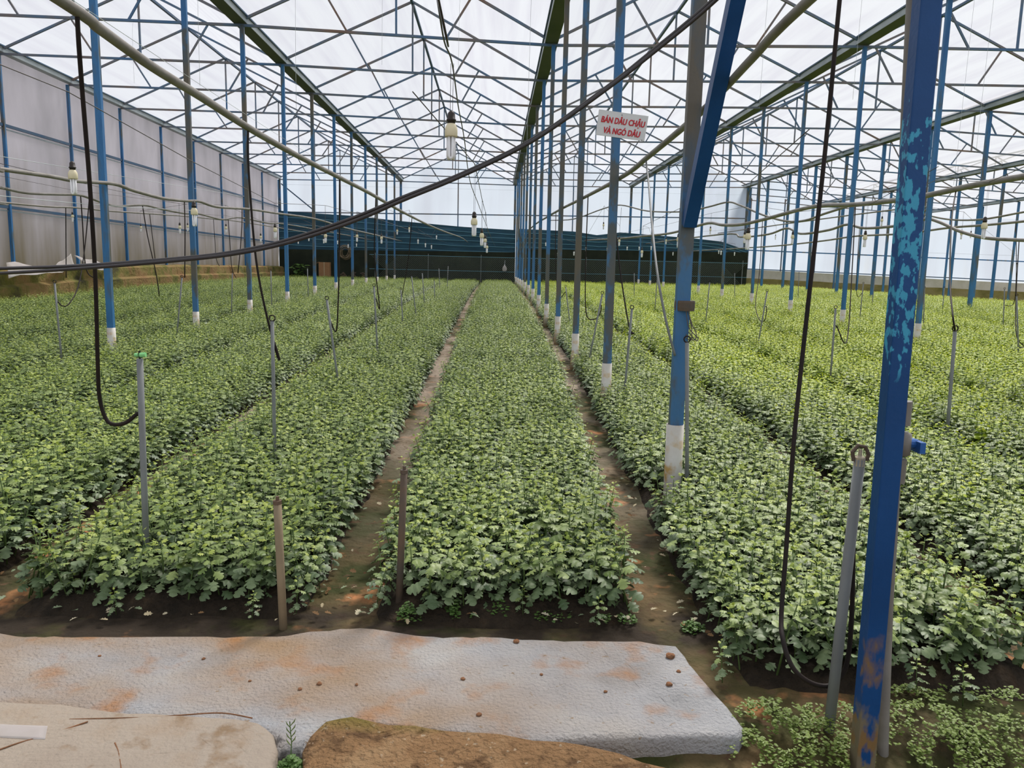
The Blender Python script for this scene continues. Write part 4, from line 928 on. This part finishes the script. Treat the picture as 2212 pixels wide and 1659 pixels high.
def instancer(name, coll_list, pts, label, cat):
    """pts: (x, y, z, rx, ry, rz, s, idx); one point cloud mesh, plants set on the points"""
    me = bpy.data.meshes.new(name); me.from_pydata([p[:3] for p in pts], [], [])
    a = me.attributes.new('rot', 'FLOAT_VECTOR', 'POINT'); a.data.foreach_set('vector', [q_ for p in pts for q_ in p[3:6]])
    a = me.attributes.new('scl', 'FLOAT', 'POINT'); a.data.foreach_set('value', [p[6] for p in pts])
    a = me.attributes.new('idx', 'INT', 'POINT'); a.data.foreach_set('value', [p[7] for p in pts])
    o = bpy.data.objects.new(name, me); C.objects.link(o); tag(o, label, cat, kind='stuff')
    ng = bpy.data.node_groups.new(name, 'GeometryNodeTree'); N = ng.nodes; L = ng.links
    ng.interface.new_socket('Geometry', in_out='INPUT', socket_type='NodeSocketGeometry'); ng.interface.new_socket('Geometry', in_out='OUTPUT', socket_type='NodeSocketGeometry')
    gi, go = N.new('NodeGroupInput'), N.new('NodeGroupOutput'); ci = N.new('GeometryNodeCollectionInfo'); ci.inputs['Collection'].default_value = coll_list
    ci.inputs['Separate Children'].default_value = True; ci.inputs['Reset Children'].default_value = True
    ip = N.new('GeometryNodeInstanceOnPoints'); ip.inputs['Pick Instance'].default_value = True
    def attr(nm, ty):
        q_ = N.new('GeometryNodeInputNamedAttribute'); q_.data_type = ty; q_.inputs['Name'].default_value = nm; return q_.outputs['Attribute']
    L.new(gi.outputs[0], ip.inputs['Points']); L.new(ci.outputs[0], ip.inputs['Instance']); L.new(attr('idx', 'INT'), ip.inputs['Instance Index'])
    L.new(attr('scl', 'FLOAT'), ip.inputs['Scale'])
    er = N.new('FunctionNodeEulerToRotation'); L.new(attr('rot', 'FLOAT_VECTOR'), er.inputs[0]); L.new(er.outputs[0], ip.inputs['Rotation'])
    L.new(ip.outputs[0], go.inputs[0])
    md = o.modifiers.new('planting', 'NODES'); md.node_group = ng
    return o
cg = plant_coll('chrysanthemum_shape', LM, HALF); cy = plant_coll('bright_crop_shape', LY, HALF_LOW)
for c_ in cand:
    if id(c_) in chosen: continue
    dd, x, z, rx, ry, rz, s, v, k = c_
    p = (x, dd, z, rx, ry, rz, s, v)
    (pts_y if rp.random() < yellow_p(x, dd) else pts_g).append(p)
instancer('chrysanthemum_crop', cg, pts_g, 'dense grey-green young chrysanthemums filling the long beds', 'plants')
instancer('yellow_green_crop', cy, pts_y, 'bright yellow-green young plants filling the beds on the right', 'plants')
print('plants', len(pts_g), len(pts_y))

# ------------------------------------------------------------------ weeds, leafy volunteer, litter
def weeds(name, areas, label, m, seed, size=(.008, .017), lobes=6):
    rg = random.Random(seed); mb = MB()
    for cx, cy, rx, ry, n, h, *zb in areas:
        for _ in range(n):
            a = rg.random()*6.28; q_ = rg.random()**.6; x = cx+rx*q_*math.cos(a); y = cy+ry*q_*math.sin(a)
            if not zb and noise.noise(Vector((x*17, y*17, seed))) < -.12: continue
            z = (zb[0] if zb else gz(x, y))+.015+h*(1-q_)*rg.uniform(.5, 1.1)+rg.uniform(0, .02)
            r = rg.uniform(*size); t = Matrix.Translation((x, y, z)) @ Matrix.Rotation(rg.random()*6.28, 4, 'Z') @ Matrix.Rotation(rg.uniform(-.5, .5), 4, 'X')
            ring_ = [t @ Vector((r*math.cos(b*2*math.pi/lobes)*(1 if b % 2 else .72), r*math.sin(b*2*math.pi/lobes)*(1 if b % 2 else .72), -.25*r)) for b in range(lobes)]
            mb.add([t @ Vector((0, 0, 0))]+ring_, [(0, 1+b, 1+(b+1) % lobes) for b in range(lobes)])
    o = mb.build(name, m, smooth=False); return tag(o, label, 'weeds', kind='stuff')
def spot(px_, py_, h=0): q_ = on_surf(px_, py_, h); return q_.x, q_.y
A = []
for px_, py_, rx, ry, n, h in ((1680, 1590, .14, .14, 700, .06), (1760, 1640, .16, .12, 800, .06), (1640, 1640, .10, .08, 300, .03), (1800, 1560, .10, .08, 300, .04), (2010, 1600, .16, .14, 900, .08), (2080, 1640, .16, .1, 700, .06), (2160, 1620, .12, .12, 500, .07), (2180, 1540, .1, .1, 300, .06), (1960, 1520, .1, .06, 260, .04), (2060, 1520, .08, .06, 180, .03), (1820, 1650, .1, .05, 240, .03)):
    x, y = spot(px_, min(py_, 1650)); A.append((x, y, rx, ry, n, h))
weeds('clover_weeds', A, 'mat of small yellow-green clover weeds around the foot of the big blue post', MT['weed'], 3, (.004, .009))
A = []
for px_, py_, rx, ry, n, h in ((880, 1345, .055, .04, 160, .07), (990, 1340, .07, .05, 300, .07), (1080, 1335, .09, .05, 260, .06), (940, 1300, .05, .05, 120, .08), (1180, 1345, .12, .03, 90, .02), (1330, 1350, .09, .03, 120, .03), (1495, 1370, .05, .04, 150, .03), (1420, 1130, .05, .05, 90, .03)):
    x, y = spot(px_, min(py_, 1650)); A.append((x, y, rx, ry, n, h))
c = at_z(632, 1640, .01)-Vector((0, .012, 0)); A.append((c.x, c.y, .034, .026, 420, .030, -.03))      # tuft in the gap between the stones
weeds('herb_weeds', A, 'small round-leaved green weeds along the front of the middle bed', MT['weed2'], 5, (.005, .011))
# dry sprig in the gap between the two stones
c = at_z(630, 1640, .0)+Vector((0, -.012, 0)); sprig = thing('weed_sprig', c, 'thin dry weed sprig growing between the two front stones', 'weed')
MB().tube([c, c+Vector((.004, .0, .06)), c+Vector((.0, .0, .125))], .0014, 4).build('stalk', MT['weed2'], sprig)
for k in range(8):
    z_ = .05+k*.009; s_ = 1 if k % 2 else -1; q_ = c+Vector((.003, 0, z_)); MB().tube([q_, q_+Vector((.010*s_, 0, .012)), q_+Vector((.014*s_, 0, .022))], [.0012, .0018, .0004], 4).build('leaflet', MT['weed'], sprig)
# leafy plant by the back left corner
c = at_d(648, 588, 42.95); t = thing('leafy_bush', (c.x, 42.95, gz(c.x, 42.95)), 'dark green leafy bush in the back left corner', 'bush'); c = t.location.copy()
for k in range(40):
    a = R.random()*6.28; rr = R.random()*.5; M = Matrix.Translation((c.x+rr*math.cos(a), c.y+.12*rr*math.sin(a), c.z+.3+R.random()*.65)) @ Matrix.Rotation(R.random()*6.28, 4, 'Z') @ Matrix.Rotation(R.uniform(-.6, .3), 4, 'X')
    mb = MB(); leaf_geo(mb, M, R.uniform(.2, .3), HALF_LOW); mb.build('leaf', MT['weed2'], t)
for k in range(4): MB().tube([c+Vector((R.uniform(-.2, .2), 0, 0)), c+Vector((R.uniform(-.5, .5), 0, .7))], .015, 4).build('stem', MT['stem'], t)
# fallen leaves on the paths and before the beds
litter = {}
for nm in ('dead', 'dead_dark', 'fallen_green'):
    mb = MB(); leaf_geo(mb, Matrix.Identity(4), 1.0, HALF, droop=.1, dome=-.25); litter[nm] = mb.mesh('fallen_leaf', MT[nm], smooth=True)
rl = random.Random(31); n_ = 0
spots = []
for _ in range(70): d = 2.9+2.6*rl.random()**1.4; spots.append((pathx(I0, d)+rl.choice((-1, 1))*rl.uniform(.02, .2), d, 'on the clay path left of the middle bed'))
for _ in range(70): d = 2.75+2.6*rl.random()**1.4; spots.append((pathx(I0+1, d)+rl.choice((-1, 1, 1))*rl.uniform(.02, .2), d, 'on the clay path right of the middle bed'))
for _ in range(36): d = 3.0+1.4*rl.random(); spots.append((pathx(I0-1, d)+rl.uniform(-.2, .25), d, 'on the second clay path left of the middle bed'))
for _ in range(20): d = 2.5+1.2*rl.random(); spots.append((pathx(I0+2, d)+rl.uniform(-.2, .2), d, 'on the path behind the big blue post'))
for _ in range(44): spots.append((rl.uniform(-1.9, .75), rl.uniform(2.84, 2.97), 'between the concrete slab and the beds'))
for x, d, wh in spots:
    nm = rl.choices(('dead', 'dead_dark', 'fallen_green'), (5, 3, 3))[0]
    o = bpy.data.objects.new('fallen_leaf', litter[nm]); C.objects.link(o); s_ = rl.uniform(.018, .042)
    o.location = (x, d, gz(x, d)+.022+(.03 if d < 2.97 else 0)*.5); o.rotation_euler = (rl.uniform(-.4, .4), rl.uniform(-.4, .4), rl.random()*6.28); o.scale = (s_*rl.uniform(.5, 1), s_, s_)
    lb = {'dead': 'pale dry leaf', 'dead_dark': 'dark rotten leaf', 'fallen_green': 'fallen green leaf'}[nm]+' lying '+wh
    tag(o, lb, 'leaf', lb.replace(' leaf', ' leaves', 1))
SLAB = BVHTree.FromPolygons([v.co.copy() for v in slab.data.vertices], [tuple(p.vertices) for p in slab.data.polygons])
# clay clods on the slab
for px_, py_, s_ in ((1448, 1420, .016), (1000, 1468, .008), (1445, 1480, .011), (1308, 1495, .007), (1170, 1458, .006), (690, 1478, .009), (648, 1490, .007), (440, 1424, .007), (1035, 1545, .009), (1115, 1388, .012), (215, 1418, .006), (540, 1472, .006), (1466, 1452, .008), (770, 1660-180, .006)):
    v_ = ray(px_, py_).normalized(); hit = SLAB.ray_cast(EYE, v_)[0]; c = hit if hit else at_z(px_, py_, .02); bm = bmesh.new(); bmesh.ops.create_icosphere(bm, subdivisions=2, radius=s_)
    for v in bm.verts: v.co *= 1+.35*noise.noise(v.co*120+Vector((px_, 0, 0))); v.co.z *= .7
    me = bpy.data.meshes.new('clay_clod'); bm.to_mesh(me); bm.free(); me.materials.append(MT['clod']); o = bpy.data.objects.new('clay_clod', me); C.objects.link(o); o.location = c+Vector((0, 0, s_*.3))
    tag(o, 'small brown clod of clay lying on the concrete slab', 'clod', 'clay clods on the slab')
# scrap of plastic on the flagstone
crumple('plastic_scrap', [at_z(-40, 1562, .05), at_z(104, 1568, .05), at_z(98, 1596, .05), at_z(-40, 1588, .05)], MT['white_tarp'], 'torn white plastic scrap lying on the pale flagstone', 'plastic scrap', n=8, amp=.010, seed=2)
